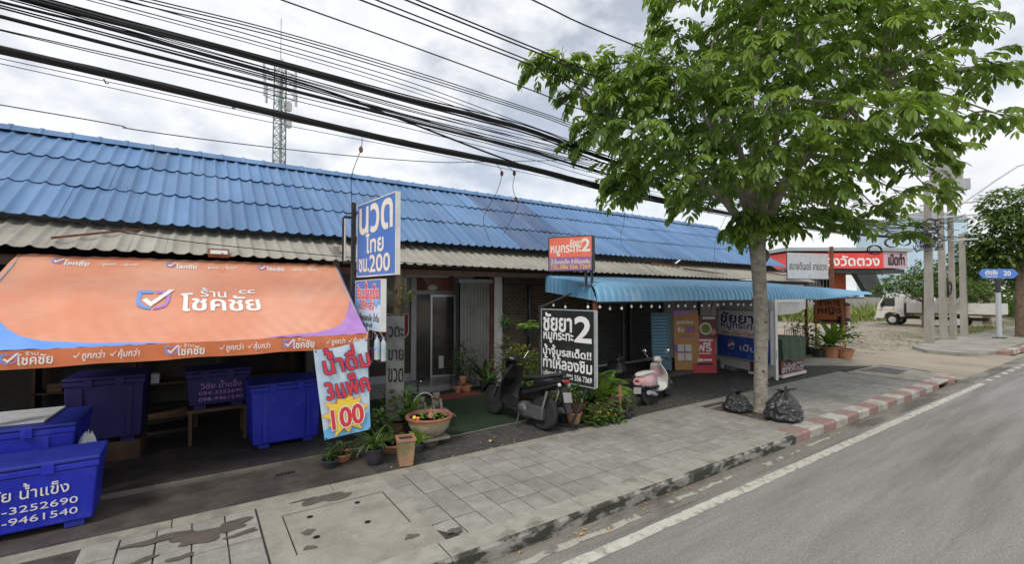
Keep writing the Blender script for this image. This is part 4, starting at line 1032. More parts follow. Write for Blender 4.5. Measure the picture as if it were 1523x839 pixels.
# two stone guardian figures on a plinth
pl=thing('stone_plinth','low dark stone block behind the glazed bowl carrying two statues','plinth',(3.55,7.95,-.01))
MB().box(-.36,.36,-.16,.16,0,.36).build('block','stone_carving',pl,bevel=.02)
def guardian(label,loc,rz,s,seed):
    t=thing('stone_statue',label,'statue',loc,rz,'stone statues behind the glazed bowl',scale=s); rg_=random.Random(seed); m=MB()
    m.sphere((0,.02,.11),.10,12,9,(.9,.85,1.15),.05,rg_); m.sphere((0,-.01,.245),.070,14,10,(1,.95,1.05),.04,rg_)
    m.sphere((0,-.07,.232),.032,8,6); m.sphere((-.05,0,.30),.022,8,6); m.sphere((.05,0,.30),.022,8,6)
    for s_ in (-1,1):
        m.tube([(s_*.06,-.04,.19),(s_*.075,-.09,.10),(s_*.07,-.11,.01)],[.034,.027,.030],8); m.sphere((s_*.085,.0,.045),.05,8,6,(.8,1.2,.9))
    m.sphere((0,.09,.03),.03,8,6)
    m.build('figure','stone_carving',t,smooth=True); MB().lathe([(.115,-.012),(.12,.012),(.0,.014)],(0,0,0),14).build('base','stone_carving',t)
    MB().sphere((-.022,-.075,.262),.008,6,5).build('eye','hole_dark',t); MB().sphere((.022,-.075,.262),.008,6,5).build('eye','hole_dark',t)
guardian('carved stone lion figure with a darker worn head, left of the two behind the bowl',(3.40,7.90,.36),R(-20),.86,1)
guardian('carved stone lion figure with a paler face, right of the two behind the bowl',(3.70,7.92,.36),R(-10),.98,2)
# child bicycle half hidden behind the plants
bc=thing('bicycle','small black bicycle with a white saddle and orange reflector half hidden behind the plants','bicycle',(3.35,8.55,-.005),R(12))
def wheel(par,x,z,r,tw,name='wheel',spk=16,rimm='chrome'):
    w_=MB().lathe([(r-tw,-tw*.5),(r-tw*.3,-tw*.62),(r,0),(r-tw*.3,tw*.62),(r-tw,tw*.5)],(x,0,z),28,'y').build(name,'rubber',par,smooth=True); return w_
def ring(mb,x,y,z,r,t,n=28,a0=0,a1=2*PI,sq=1):
    pts=[(x+r*math.cos(a0+(a1-a0)*i/n),y,z+r*math.sin(a0+(a1-a0)*i/n)) for i in range(n+1)]; return mb.tube(pts,t,6)
for wx in (-.38,.42):
    m=MB(); ring(m,wx,0,.255,.235,.021); wo=m.build('wheel','rubber',bc,smooth=True)
    m=MB(); ring(m,wx,0,.255,.212,.008); m.build('rim','chrome',wo)
    m=MB()
    for k in range(14): a=2*PI*k/14; m.bar((wx,.01,.255),(wx+.21*math.cos(a),0,.255+.21*math.sin(a)),.003)
    m.build('spokes','chrome',wo)
m=MB(); m.tube([(.30,0,.62),(-.02,0,.30),(-.14,0,.62)],.014,7); m.tube([(.29,0,.56),(-.12,0,.52)],.013,7); m.tube([(-.38,.03,.255),(-.02,.03,.28)],.010,6); m.tube([(-.38,.03,.255),(-.13,.02,.5)],.009,6)
m.tube([(.42,.035,.255),(.34,.035,.48),(.30,0,.52),(.27,0,.75)],.012,6); m.build('frame','black_paint',bc)
m=MB(); m.tube([(.20,-.22,.82),(.25,-.15,.78),(.27,0,.76),(.25,.15,.78),(.20,.22,.82)],.010,6); m.build('handlebar','chrome',bc)
m=MB(); m.sphere((-.17,0,.70),.10,12,8,(1.35,.75,.28)); m.build('saddle','white_gloss',bc,smooth=True); m=MB(); m.tube([(-.15,0,.60),(-.17,0,.68)],.012,6); m.build('seat_post','chrome',bc)
m=MB(); ring(m,.42,0,.255,.275,.014,14,R(20),R(150)); m.build('mudguard','white_gloss',bc); m=MB(); m.sphere((.62,-.02,.40),.022,8,6,(1.8,.5,.7)); m.build('reflector','print_orange',bc)
m=MB(); m.tube([(-.02,-.02,.28),(.10,-.06,.20)],.009,5); m.box(.07,.15,-.11,-.04,.19,.21); m.build('pedal','rubber',bc)
# timber post in the porch
tp_=thing('timber_post','rough brown tree trunk post with leaves at its top before the parlour window','post',(3.65,9.8,0))
MB().tube([(0,0,-.02),(.02,0,.8),(-.01,.01,1.7),(.01,0,2.6),(.0,0,3.05)],[.12,.10,.10,.11,.10],12).build('trunk','bark_dark',tp_,smooth=True)
m=MB(); leafball(m,(0,-.05,2.45),.34,60,.14,random.Random(6),(1,.6,.7)); m.build('foliage','leaf_yellow',tp_)
# plants behind and beside the black motor scooter
plant('tall dark leafy shrub in a pot beside the parlour steps',(5.72,10.55,-.01),tc_,'bush','leaf_dark',1.15,.32,210,.13,21)
r_=thing('plant_rack','low black wrought iron plant rack with brown pots beside the parlour steps','rack',(5.35,10.3,-.01))
m=MB()
for a in (0,.55):
    for b in (0,.28): m.tube([(a,b,0),(a,b,.5)],.009,5)
for z in (.22,.48): m.tube([(0,0,z),(.55,0,z),(.55,.28,z),(0,.28,z),(0,0,z)],.007,5)
m.build('frame','black_paint',r_)
for k,(a,z) in enumerate(((.13,.0),(.42,.0),(.28,.24))): MB().lathe([(.06,z),(.09,z+.10),(.10,z+.17),(.08,z+.175)],(a,.14,0),14).build('pot','terracotta',r_,smooth=True)
plant('broad dark leaved plant in front of the folding door',(6.25,10.4,-.01),bk,'rosette','leaf_dark',.8,.3,12,.75,22,wd=.36)
plant('feathery dark shrub in front of the white pier',(7.05,10.3,-.01),bk,'bush','leaf_dark',1.05,.38,230,.10,23)
plant('cream speckled croton shrub behind the handlebar of the black motor scooter',(6.35,9.6,-.01),tc_,'bush','leaf_cream',1.25,.36,300,.10,24)
plant('yellow green croton bush behind the seat of the black motor scooter',(6.62,9.15,-.01),tc_,'bush','leaf_yellow',1.05,.42,380,.13,25,wd=.4)
plant('low dark leafy plant between the croton bush and the black restaurant sign',(6.55,8.4,-.01),bk,'bush','leaf_mid',.5,.33,180,.12,26)
plant('dark broad leaved plant under the yellow green croton, behind the black scooter',(6.2,8.85,-.01),bk,'rosette','leaf_mid',.5,.3,14,.46,27,wd=.5)
plant('dark shrub behind the post of the black restaurant sign',(7.0,8.2,-.01),bk,'bush','leaf_dark',.7,.36,200,.12,28)
plant('tall dark shrub between the shutters and the black restaurant sign',(8.3,9.8,-.01),bk,'bush','leaf_dark',.8,.4,200,.12,29)
h=plant('fern in a black hanging pot left of the black restaurant sign',(5.88,7.95,1.60),(.08,.11,.14,'black_pot'),'palm','leaf_light',.4,.2,13,.38,31,group=None)
m=MB()
for k in range(3): a=2.1*k; m.tube([(.11*math.cos(a),.11*math.sin(a),.14),(0,0,.72)],.003,4)
m.tube([(0,0,.72),(.1,.1,1.0)],.003,4); m.build('hanger','dark_metal',h)
h=plant('dry feathery plant hanging left of the fern basket',(5.5,8.3,1.72),(.06,.08,.10,'black_pot'),'grass','leaf_dark',.3,.2,60,.42,32,group=None)
MB().tube([(0,0,.1),(0,0,1.1)],.003,4).build('hanger','dark_metal',h)
# cluster right of the black sign
plant('white speckled shrub in a grey pot behind the tail of the black motor scooter',(6.02,6.98,-.01),(.12,.14,.24,'black_pot'),'bush','leaf_cream',.62,.27,260,.075,33)
plant('bare stemmed plant in an orange pot with a scalloped rim inside the steel stand',(5.99,6.66,-.005),(.10,.15,.25,'terracotta_mossy','terracotta'),'bush','leaf_mid',.62,.20,110,.10,34)
plant('large terracotta pot with a low dark plant behind the orange rimmed pot',(6.28,6.90,-.005),(.15,.19,.36,'terracotta'),'bush','leaf_dark',.4,.24,120,.11,35)
rg=random.Random(36); t=thing('vine_plant','dense green trailing vine with a few orange flowers spilling onto the pavement','plant',(6.50,6.45,0))
m=MB()
for k in range(640):
    u=rg.random(); x=rg.uniform(-.36,.46); y=rg.uniform(-.16,.30); z=abs(rg.gauss(0,.27))*(1-abs(x)/.8)+.02
    if z>.78: continue
    m.blade((x,y-.06*(1-z),z),rg.uniform(0,6.28),rg.uniform(-.4,.7),.085*rg.uniform(.7,1.3),.065,rg.uniform(.2,.9),3,.1)
m.build('foliage','leaf_mid',t); m=MB()
for k in range(26): x=rg.uniform(-.3,.4); m.tube([(0,.05,.0),(x*.5,.0,.35),(x,-.1,rg.uniform(.05,.55))],.004,4)
m.build('stem','bark_dark',t)
for k in range(3): MB().sphere((-.2+k*.2,-.19,.28-.05*k),.016,7,5).build('flower','print_orange',t)
MB().lathe([(.14,0),(.18,.2),(.19,.3),(.16,.30)],(.05,.15,0),18).build('pot','terracotta',t,smooth=True)
plant('bird nest fern with large lime green leaves behind the trailing vine',(6.96,6.85,-.01),(.13,.17,.30,'terracotta'),'rosette','leaf_light',.6,.2,13,.66,37,wd=.42)
plant('bright feathery palm in front of the dark shutters, left of the pink scooter',(7.50,7.25,-.01),(.12,.16,.28,'terracotta'),'palm','leaf_light',.6,.3,14,.72,38)
plant('dark palm fronds rising behind the right edge of the black sign',(7.1,7.4,-.01),(.12,.16,.28,'black_pot'),'palm','leaf_mid',.9,.3,14,.95,39)
plant('scruffy weed in a small black pot at the pavement edge left of the pink scooter',(7.17,6.38,0),(.07,.09,.16,'black_pot'),'bush','leaf_mid',.35,.13,60,.08,40)
t=thing('wooden_stake','orange brown wooden stake standing beside the small black pot','stake',(7.22,6.62,0)); MB().box(-.02,.02,-.02,.02,-.02,.62).build('stake','terracotta',t)
MB().box(-.10,.10,-.012,.012,.40,.44).build('crosspiece','terracotta',t)
t=thing('fallen_leaf','single yellow dry leaf lying on the dark forecourt','leaf',(4.10,6.66,-.004)); MB().blade((0,0,.01),.4,.3,.10,.09,.9,5,.25).build('leaf','dry_leaf',t)
for i,(x,y,lab) in enumerate(((3.50,3.80,'small dry leaf in the gutter, nearer the camera'),(3.85,3.70,'small dry leaf in the gutter, further from the kerb'))):
    t=thing('gutter_leaf',lab,'leaf',(x,y,-.15)); MB().blade((0,0,.005),1.2*i,.3,.07,.04,.9,4,.25).build('leaf','dry_leaf',t)
# ================================================================ CARPET, POSTERS, KIOSK
cp=thing('green_carpet','worn dark green artificial grass carpet leading to the parlour steps','carpet',(0,0,-.008))
rg=random.Random(2)
ed=[(3.22+ (5.42-3.22)*i/24, 7.30+.12*(i/24)+rg.uniform(-.012,.012)) for i in range(25)]
MB().prism(ed+[(6.45,10.90),(3.0,10.90)],0,.012,'xy').build('pile','carpet',cp)
m=MB(); m.prism([(4.7,9.9),(5.9,9.9),(5.95,10.5),(4.75,10.5)],.0122,.018,'xy'); m.build('red_mat','menu_dark',cp)
m=MB(); m.tube([(x,y-.01,.012) for x,y in ed],.008,5); m.build('edge_binding','border_concrete',cp)
def stander(label,O,rz,wd,ht,face,tilt=-8,name='poster_board',cat='poster'):
    t=thing(name,label,cat,O,rot=(R(tilt),0,R(rz))); MB().box(0,wd,0,.02,0,ht).build('panel',face,t); return t
t=stander('tall light blue board leaning on the wall behind the pink scooter',(11.9,9.55,.10),-33,.62,1.82,'poster_blue',-4)
for k in range(14): MB().box(.05,.50,-.004,-.001,.35+k*.1,.37+k*.1).build('print_line','banner_deep',t)
t=stander('orange and violet promotion poster board between the blue board and the red one',(12.55,9.18,.10),-33,.80,1.88,'poster_orange',-4)
MB().prism([(0,1.72),(.0,1.88),(.8,1.88),(.8,1.84),(.5,1.82),(.3,1.74)],-.004,-.001,'xz').build('top_wave','vinyl_purple',t)
MB().prism([(0,.55),(0,.80),(.25,.78),(.45,.68),(.45,.55)],-.004,-.001,'xz').build('violet_block','print_violet',t)
letters(t,'ลูกค้าใหม่',.10,1.42,.62,1.58,'print_white',bold=.03,y=-.005); letters(t,'50',.38,1.18,.68,1.38,'print_violet',bold=.07,y=-.005); letters(t,'รับ',.12,1.20,.32,1.36,'print_white',bold=.03,y=-.005)
MB().box(.12,.6,-.004,-.001,1.04,1.08).build('print_line','print_violet',t)
for a,z in ((.10,.58),(.34,.58),(.10,.30),(.34,.30)): MB().box(a,a+.2,-.006,-.001,z,z+.22).build('print_box','off_white',t)
t=stander('red poster board with white Thai lettering standing below the menu board',(13.02,8.86,.0),-33,.76,1.10,'poster_red',-5)
letters(t,'ฟรี',.16,.68,.62,.98,'print_white',bold=.05,y=-.005); MB().box(.18,.60,-.004,-.001,.60,.625).build('print_line','print_white',t)
MB().box(.16,.34,-.004,-.001,.36,.45).build('print_box','print_faded',t); MB().box(.36,.62,-.004,-.001,.38,.44).build('print_box','print_faded',t)
MB().box(.14,.64,-.004,-.001,.25,.31).build('print_band','print_black',t); MB().box(.22,.68,-.004,-.001,1.01,1.06).build('print_box','print_faded',t)
t=stander('dark red menu board with a round dish picture above the red poster',(13.06,8.95,1.10),-33,.86,.72,'menu_dark',-5)
MB().lathe([(.20,0),(.20,.004)],(.48,-.006,.30),20,'y').build('dish_picture','off_white',t); MB().lathe([(.15,0),(.15,.003)],(.48,-.010,.30),20,'y').build('dish_picture','leaf_yellow',t)
for a,z,s_ in ((.14,.30,.11),(.20,.12,.08),(.72,.20,.10)): MB().lathe([(s_,0),(s_,.004)],(a,-.005,z),14,'y').build('dish_picture','pink_photo',t)
MB().box(.40,.80,-.007,-.001,.60,.68).build('print_box','off_white',t)
m=MB(); m.tube([(.7,.2,.6),(.95,.35,1.3)],.012,5); m.tube([(.8,.3,-1.0),(1.1,.3,1.3)],.01,5); m.build('prop','wood',t)
# glass kiosk with drinks light box
kz=math.degrees(math.atan2(6.70-8.91,13.81-14.63))  # direction from far to near corner
ko=thing('kiosk','white panelled kiosk side wall with a drinks light box, behind the tree trunk','kiosk',(13.81,6.70,0))
def kp(u,t): # plan point: u from near corner to far corner, t into the kiosk
    return (.82*u/2.357+t*.94,2.21*u/2.357-t*.35)
KL=2.357
def kbox(u0,u1,t0,t1,z0,z1,name,m): MB().prism([kp(u0,t0),kp(u0,t1),kp(u1,t1),kp(u1,t0)],z0,z1,'xy').build(name,m,ko)
kbox(.07,KL-.07,.0,.05,.14,.55,'lower_panel','white_paint'); kbox(.07,KL-.07,.0,.05,1.98,2.34,'upper_panel','white_paint'); kbox(.07,KL-.07,.015,.04,.551,1.979,'side_pane','plaster')
kbox(0,.065,-.006,.07,.02,2.36,'post','white_paint'); kbox(KL-.065,KL,-.006,.07,.02,2.36,'post','white_paint')
MB().box(.08,1.9,.05,.10,2.27,2.33).build('top_rail','white_paint',ko)
for u in (.4,1.9): kbox(u,u+.3,.05,.30,-.01,.13,'block','border_concrete')
m=MB(); m.tube([(.02,.0,.62),(-.05,-.05,.9)],.006,5); m.build('loose_wire','dark_metal',ko)
# drinks light box on the kiosk side
lb=bpy.data.objects.new('tmp',None); bpy.data.objects.remove(lb)
ux,uy=math.cos(R(kz)),math.sin(R(kz)); nx,ny=math.sin(R(kz)),-math.cos(R(kz))
s=board('menu_lightbox','rectangular drinks light box, white above and dark blue below, on the kiosk side','sign',(14.63+ux*.02+nx*.13,8.91+uy*.02+ny*.13,.47),R(kz),2.26,1.52,.12,'off_white','grey_metal',.03)
MB().box(0.01,2.25,-.004,-.001,.70,1.51).build('white_face','print_white',s); MB().box(.01,2.25,-.004,-.001,.01,.698).build('blue_face','print_blue',s)
letters(s,'ชัยยา',.18,1.12,1.62,1.45,'print_navy',bold=.055,y=-.006); letters(s,'หมูกระทะ',.20,.88,1.75,1.10,'print_navy',bold=.04,y=-.006); letters(s,'086-556-7369',.20,.735,1.70,.835,'print_red',bold=.05,y=-.006)
letters(s,'เป๊ปซี่',1.05,.27,2.0,.52,'print_white',bold=.035,y=-.006)
# round red, white and blue emblem
def disc(cx,cz,r,lo,hi,m,y):
    pts=[]
    n=40
    for i in range(n):
        a=2*PI*i/n; x=r*math.cos(a); z=r*math.sin(a); zl=lo(x); zh=hi(x); z=max(zl,min(zh,z)); pts.append((cx+x,y,cz+z))
    MB().add([(cx,y,cz+(max(lo(0),-r)+min(hi(0),r))/2)]+pts,[(0,1+i,1+(i+1)%n) for i in range(n)]).build('emblem',m,s)
disc(.66,.40,.155,lambda x:-9,lambda x:9,'print_white',-.006)
disc(.66,.40,.145,lambda x:.035+.05*math.sin(x*14+.8),lambda x:9,'print_red',-.009)
disc(.66,.40,.145,lambda x:-9,lambda x:-.045+.05*math.sin(x*14+.8),'sign_blue',-.009)
rg=random.Random(6)
for k in range(46):
    a=rg.uniform(.05,2.2); z=rg.choice((rg.uniform(.03,.14),rg.uniform(.58,.68))); MB().box(a,a+rg.uniform(.03,.09),-.006,-.003,z,z+.012).build('print_fleck','banner_deep',s) if k<30 else None
m=MB(); m.tube([(0,-.03,0),(-.06,-.05,-.12),(.12,-.05,-.2),(.16,-.02,-.05)],.007,5); m.build('wire','dark_metal',s)
# stall counter under a green tarpaulin, right of the kiosk post
tb=thing('covered_counter','low counter under a dark green tarpaulin right of the kiosk','counter',(14.10,6.66,0),R(2))
m=MB(); 
def dr_(u): return .02*math.sin(9*u)+.012*math.sin(21*u)
xs_=[i*1.62/30 for i in range(31)]
m.sheet([[(x,dr_(x)*1.6-.03,.52+.05*math.sin(6*x)) for x in xs_],[(x,dr_(x)-.01,.85) for x in xs_],[(x,.0,1.17) for x in xs_],[(x,.06,1.19+.012*math.sin(8*x)) for x in xs_],[(x,.6,1.20+.012*math.sin(7*x)) for x in xs_],[(x,1.0,1.18) for x in xs_],[(x,1.02,.6) for x in xs_]])
ys_=[i*1.0/12 for i in range(13)]
m.sheet([[(1.63+dr_(y),y,.55) for y in ys_],[(1.62,y,1.18) for y in ys_]]); m.sheet([[(-.01+dr_(y),y,.55) for y in ys_],[(0,y,1.18) for y in ys_]])
m.build('tarpaulin','canvas_green',tb,smooth=True)
MB().box(.04,1.58,.06,.96,.12,1.15).build('cabinet','menu_dark',tb)
m=MB(); m.box(0.0,1.62,.0,.05,.05,.13).box(.0,.05,.051,1.0,.05,.13); m.build('base_rail','off_white',tb)
m=MB()
rg=random.Random(13)
for k in range(70):
    x=rg.uniform(.06,1.5); z=rg.uniform(.15,.42); m.box(x,x+rg.uniform(.03,.09),.05,.058,z,z+rg.uniform(.015,.05))
tag(m.build('printed_pattern','foam',tb),kind='stuff')
for a in (.03,1.55): MB().box(a,a+.05,.06,.11,-.01,.12).build('leg','dark_metal',tb)
cl=thing('hanging_cloth','white cloth hanging from the blue awning edge above the covered counter','cloth',(14.0,6.9,1.85))
xs_=[i*2.2/30 for i in range(31)]
MB().sheet([[(x+SH*0,.02*math.sin(7*x)+.01*v,.50-(.50)*v*(1-.35*(x/2.2)**2)+.02*math.sin(3*x)*v) for x in xs_] for v in (0,.3,.6,.8,1)]).build('cloth','cloth_white',cl,smooth=True)
t=stander('teal and yellow leaflet board seen inside the stall beside the kiosk post',(14.35,7.35,1.19),2,.42,.62,'poster_blue',0)
MB().box(.05,.37,-.005,-.001,.08,.30).build('print_box','print_yellow',t); MB().box(.05,.37,-.005,-.001,.40,.58).build('print_box','print_red',t)

# ================================================================ MOTOR SCOOTERS
def loft(st,n=14,e=2.5):
    """st: list of (x, z centre, half width, half height) -> closed body along x"""
    m=MB()
    for x,z,hw,hh in st:
        for j in range(n):
            a=2*PI*j/n; c=math.cos(a); s_=math.sin(a)
            m.v.append((x,hw*math.copysign(abs(c)**(2/e),c),z+hh*math.copysign(abs(s_)**(2/e),s_)))
    k=len(st)
    for i in range(k-1):
        for j in range(n): a=i*n+j; b=i*n+(j+1)%n; m.f.append((a,b,b+n,a+n))
    m.f.append(tuple(reversed(range(n)))); m.f.append(tuple((k-1)*n+j for j in range(n)))
    return m
def scooter(label,loc,rz,scale,paint,paint2,shield,sporty,lean=8):
    t=thing('motor_scooter',label,'motor scooter',loc,rot=(R(-lean),0,rz),scale=scale,group=None)
    WB=1.24; wr=.27 if sporty else .235
    for x,nm in ((0,'rear'),(WB,'front')):
        m=MB(); m.lathe([(wr-.075,-.045),(wr-.03,-.05),(wr-.008,-.03),(wr,0),(wr-.008,.03),(wr-.03,.05),(wr-.075,.045)],(x,0,wr),32,'y'); wo=m.build('wheel','rubber',t,smooth=True)
        m=MB(); m.lathe([(wr-.075,-.04),(wr-.09,-.035),(wr-.09,.035),(wr-.075,.04)],(x,0,wr),28,'y'); 
        for k in range(5):
            a=2*PI*k/5+.3; m.bar((x,0,wr),(x+(wr-.085)*math.cos(a),0,wr+(wr-.085)*math.sin(a)),.035,.05)
        m.lathe([(.05,-.055),(.055,0),(.05,.055)],(x,0,wr),14,'y'); m.build('rim','engine_grey',wo)
    # engine and swing arm, exhaust
    m=MB(); m.box(-.08,.42,.05,.14,.16,.36); m.sphere((.38,.05,.27),.13,12,8,(1.2,1,.9)); m.build('engine','engine_grey',t,bevel=.02)
    m=MB(); m.tube([(.40,-.10,.20),(.22,-.16,.20),(.10,-.17,.24),(-.02,-.175,.28),(-.26,-.18,.34)],[.018,.022,.048,.056,.050],12); m.build('exhaust','engine_grey' if sporty else 'grey_metal',t,smooth=True)
    m=MB(); m.tube([(-.04,.12,.27),(-.14,.13,.62)],.022,8); m.tube([(-.04,-.12,.30),(-.14,-.13,.62)],.022,8); m.build('shock_absorber','chrome',t)
    # body
    if sporty: st=[(.50,.52,.07,.08),(.36,.58,.12,.13),(.15,.66,.15,.12),(-.10,.73,.14,.09),(-.32,.80,.09,.06),(-.42,.83,.05,.035)]
    else: st=[(.48,.42,.12,.12),(.36,.50,.17,.19),(.12,.54,.19,.20),(-.12,.55,.185,.18),(-.30,.58,.15,.13),(-.42,.60,.09,.07)]
    loft(st,18,2.6).build('rear_body',paint,t,smooth=True)
    if sporty:
        loft([(.44,.50,.125,.05),(.20,.56,.155,.05),(-.1,.66,.148,.035),(-.3,.74,.10,.02)],14).build('side_cover','black_plastic',t,smooth=True)
    else:
        loft([(.46,.38,.155,.06),(.2,.40,.192,.07),(-.1,.43,.19,.06),(-.3,.48,.15,.03)],14).build('side_cover','black_plastic',t,smooth=True)
    # seat
    zs=.03 if sporty else 0
    if sporty: ss=[(.52,.70,.05,.03),(.42,.735,.10,.045),(.20,.77,.13,.05),(.0,.80,.125,.05),(-.20,.86,.10,.045),(-.34,.89,.05,.02)]
    else: ss=[(.50,.70,.06,.03),(.40,.725,.12,.045),(.15,.745,.15,.05),(-.12,.755,.14,.045),(-.30,.75,.10,.035),(-.36,.74,.05,.015)]
    loft(ss,16,2.3).build('seat','seat_vinyl' if sporty else 'off_white',t,smooth=True)
    # floor board and tunnel
    loft([(.44,.30,.14,.05),(.62,.27,.17,.035),(.82,.28,.17,.035),(.95,.36,.15,.05)],14,3.5).build('floor_board','black_plastic' if sporty else shield,t,smooth=True)
    # leg shield: curved plate leaning back to the steering head
    m=MB(); rows=[]
    for v in range(9):
        q=v/8; z=.28+.62*q; xc=1.00-.16*q+(.05*math.sin(PI*q)); hw=(.17+.05*math.sin(PI*q*.9))*(1-.35*max(0,q-.6)/.4)
        rows.append([(xc-.10*abs(u)**2.2,u*hw,z) for u in [i/5-1 for i in range(11)]])
    m.sheet(rows); back=[[(x-.035,y*.98,z) for x,y,z in r] for r in rows]; m.sheet([r[::-1] for r in back])
    for r1,r2 in ((rows[0],back[0]),(rows[-1],back[-1])): m.sheet([r1,r2])
    m.sheet([[r[0] for r in rows],[r[0] for r in back]]); m.sheet([[r[-1] for r in rows],[r[-1] for r in back]])
    m.build('leg_shield',shield,t,smooth=True)
    if not sporty:
        m=MB(); rows2=[[(x-.050,y*.72,z) for x,y,z in r] for r in back[4:8]]; m.sheet(rows2); m.build('shield_panel',paint,t,smooth=True)
    else:
        loft([(1.05,.52,.05,.10),(.95,.62,.13,.10),(.86,.74,.12,.09)],12).build('front_cowl',paint,t,smooth=True)
    # steering head, fork, front mudguard
    m=MB(); m.tube([(WB,.075,wr),(WB-.12,.075,.52)],.020,8); m.tube([(WB,-.075,wr),(WB-.12,-.075,.52)],.020,8); m.tube([(WB-.12,0,.50),(.86,0,.95)],.026,8); m.build('fork','engine_grey',t)
    m=MB(); rows=[]
    for i in range(9):
        a=R(15+i*17); rr_=wr+.035; rows.append([(WB+rr_*math.cos(a),u*.075,wr+rr_*math.sin(a)-abs(u)**2*.03) for u in (-1,-.6,0,.6,1)])
    m.sheet(rows); m.build('front_mudguard',paint2,t,smooth=True)
    # handlebar cluster
    if sporty: loft([(.98,.88,.05,.05),(.90,.96,.13,.075),(.82,1.00,.12,.06),(.76,1.0,.06,.03)],14).build('head_cowl',paint,t,smooth=True)
    else: loft([(.97,.92,.06,.05),(.92,.97,.10,.085),(.84,.99,.10,.07),(.78,.985,.06,.03)],14).build('head_cowl',shield,t,smooth=True)
    MB().sphere((.975,0,.93),.062,12,8,(.5,1,1)).build('headlight','lamp_clear',t,smooth=True)
    m=MB(); m.tube([(.74,.34,.99),(.80,.20,1.02),(.86,0,1.0),(.80,-.20,1.02),(.74,-.34,.99)],.013,8); m.build('handlebar','dark_metal',t)
    for s_ in (-1,1):
        MB().tube([(.72,s_*.36,.985),(.775,s_*.24,1.01)],.020,8).build('grip','rubber',t)
        m=MB(); m.tube([(.82,s_*.22,1.03),(.80,s_*.27,1.13),(.79,s_*.29,1.17)],.006,5); mo=m.build('mirror_arm','chrome',t)
        MB().sphere((.785,s_*.30,1.20),.055,12,8,(.3,1.25,.8)).build('mirror','black_plastic' if sporty else 'chrome',mo,smooth=True)
        m=MB(); m.tube([(.84,s_*.20,.995),(.83,s_*.33,.96)],.006,5); m.build('brake_lever','chrome',t)
    # tail
    MB().sphere((-.40,0,.80 if sporty else .62),.055,12,8,(.6,1.5,.7)).build('tail_light','lamp_red',t,smooth=True)
    for s_ in (-1,1): MB().sphere((-.36,s_*.10,.74 if sporty else .60),.03,8,6).build('indicator','lamp_clear' if sporty else 'print_orange',t,smooth=True)
    m=MB(); m.prism([(-.30,.70),(-.36,.70),(-.52,.36),(-.50,.34),(-.47,.35)],-.06,.06,'xz') if sporty else m.prism([(-.30,.50),(-.36,.50),(-.42,.26),(-.40,.25)],-.06,.06,'xz'); m.build('rear_mudguard','black_plastic',t)
    m=MB(); z0=.50 if sporty else .34
    m.add([(-.475,-.09,z0),(-.475,.09,z0),(-.43,.09,z0+.14),(-.43,-.09,z0+.14)],[(0,1,2,3)]); m.build('number_plate','plaster',t)
    m=MB(); m.tube([(-.22,.10,.80),(-.42,.09,.86),(-.44,0,.865),(-.42,-.09,.86),(-.22,-.10,.80)] if sporty else [(-.2,.12,.72),(-.40,.10,.73),(-.42,0,.73),(-.40,-.10,.73),(-.2,-.12,.72)],.012,7); m.build('grab_rail','black_plastic' if sporty else 'chrome',t)
    m=MB(); m.tube([(.46,.10,.24),(.36,.24,.0)],.011,6); m.build('kickstand','dark_metal',t)
    return t
a=math.atan2(8.05-6.66,5.30-5.44)
t=scooter('black motor scooter with yellow lettering parked on the green carpet facing the shop',(5.30,6.74,-.01),a,1.2,'black_paint','black_plastic','black_plastic',True,lean=-7)
e=bpy.data.objects.new('side_decal',None); col.objects.link(e); e.parent=t; e.location=(.30,.158,.60); e.rotation_euler=(0,R(-14),R(180))
letters(e,'GT',.05,.02,.20,.09,'leaf_light',bold=.06,y=-.02,slant=.2)
t=scooter('pink and white retro motor scooter parked in front of the dark shutters',(8.44,6.92,-.01),R(16),.96,'pink_paint','white_gloss','white_gloss',False,lean=6)
bb=thing('black_bag','crumpled black bag piled on the step behind the pink scooter','bag',(10.0,9.3,.10))
MB().sphere((0,0,.22),.30,14,10,(1.1,.8,.9),.16,random.Random(6)).build('bag','bag_plastic',bb,smooth=True)
MB().sphere((.08,0,.52),.14,10,8,(1,.8,.9),.2,random.Random(8)).build('knot','bag_plastic',bb,smooth=True)

# ================================================================ BIN BAGS, TREE
def binbag(label,loc,sx_,sy_,h,seed,rz=0,ties=1):
    from mathutils import noise
    t=thing('bin_bag',label,'rubbish bag',loc,rz,'black rubbish bags at the foot of the tree'); m=MB(); n=72; k=40
    for i in range(k+1):
        q=i/k
        for j in range(n):
            a=2*PI*j/n; prof=(.86+.14*min(1,q/.12)) if q<.12 else (1-.42*((q-.12)/.68)**1.7 if q<.80 else .58*(1-(q-.80)/.2*.72))
            p=Vector((math.cos(a)*2.2,math.sin(a)*2.2,q*3+seed*7)); w_=1+.16*noise.noise(p)+.12*noise.noise(p*2.6)+.07*noise.noise(p*6.5)+.030*math.sin(a*9+9*noise.noise(p*1.5)*2)*(q**1.6)
            if q<.06: prof*=.86
            m.v.append((sx_*prof*w_*math.cos(a),sy_*prof*w_*math.sin(a),h*q*(1+.08*noise.noise(p*1.3))))
    for i in range(k):
        for j in range(n): a=i*n+j; b=i*n+(j+1)%n; m.f.append((a,b,b+n,a+n))
    m.f.append(tuple(reversed(range(n)))); m.f.append(tuple(k*n+j for j in range(n)))
    m.build('bag','bag_plastic',t,smooth=True)
    rg_=random.Random(seed)
    for q in range(2*ties+1):
        a=rg_.uniform(-1,1)+q*2.4; mb=MB(); mb.blade((0,0,h*.97),a,.25,.26*h/.5,.10,-.1,6,.35); mb.build('tie_end','bag_plastic',t,smooth=True)
    return t
binbag('smaller slumped black rubbish bag on the left side of the tree trunk',(9.68,5.52,-.004),.34,.28,.38,2,.4,1)
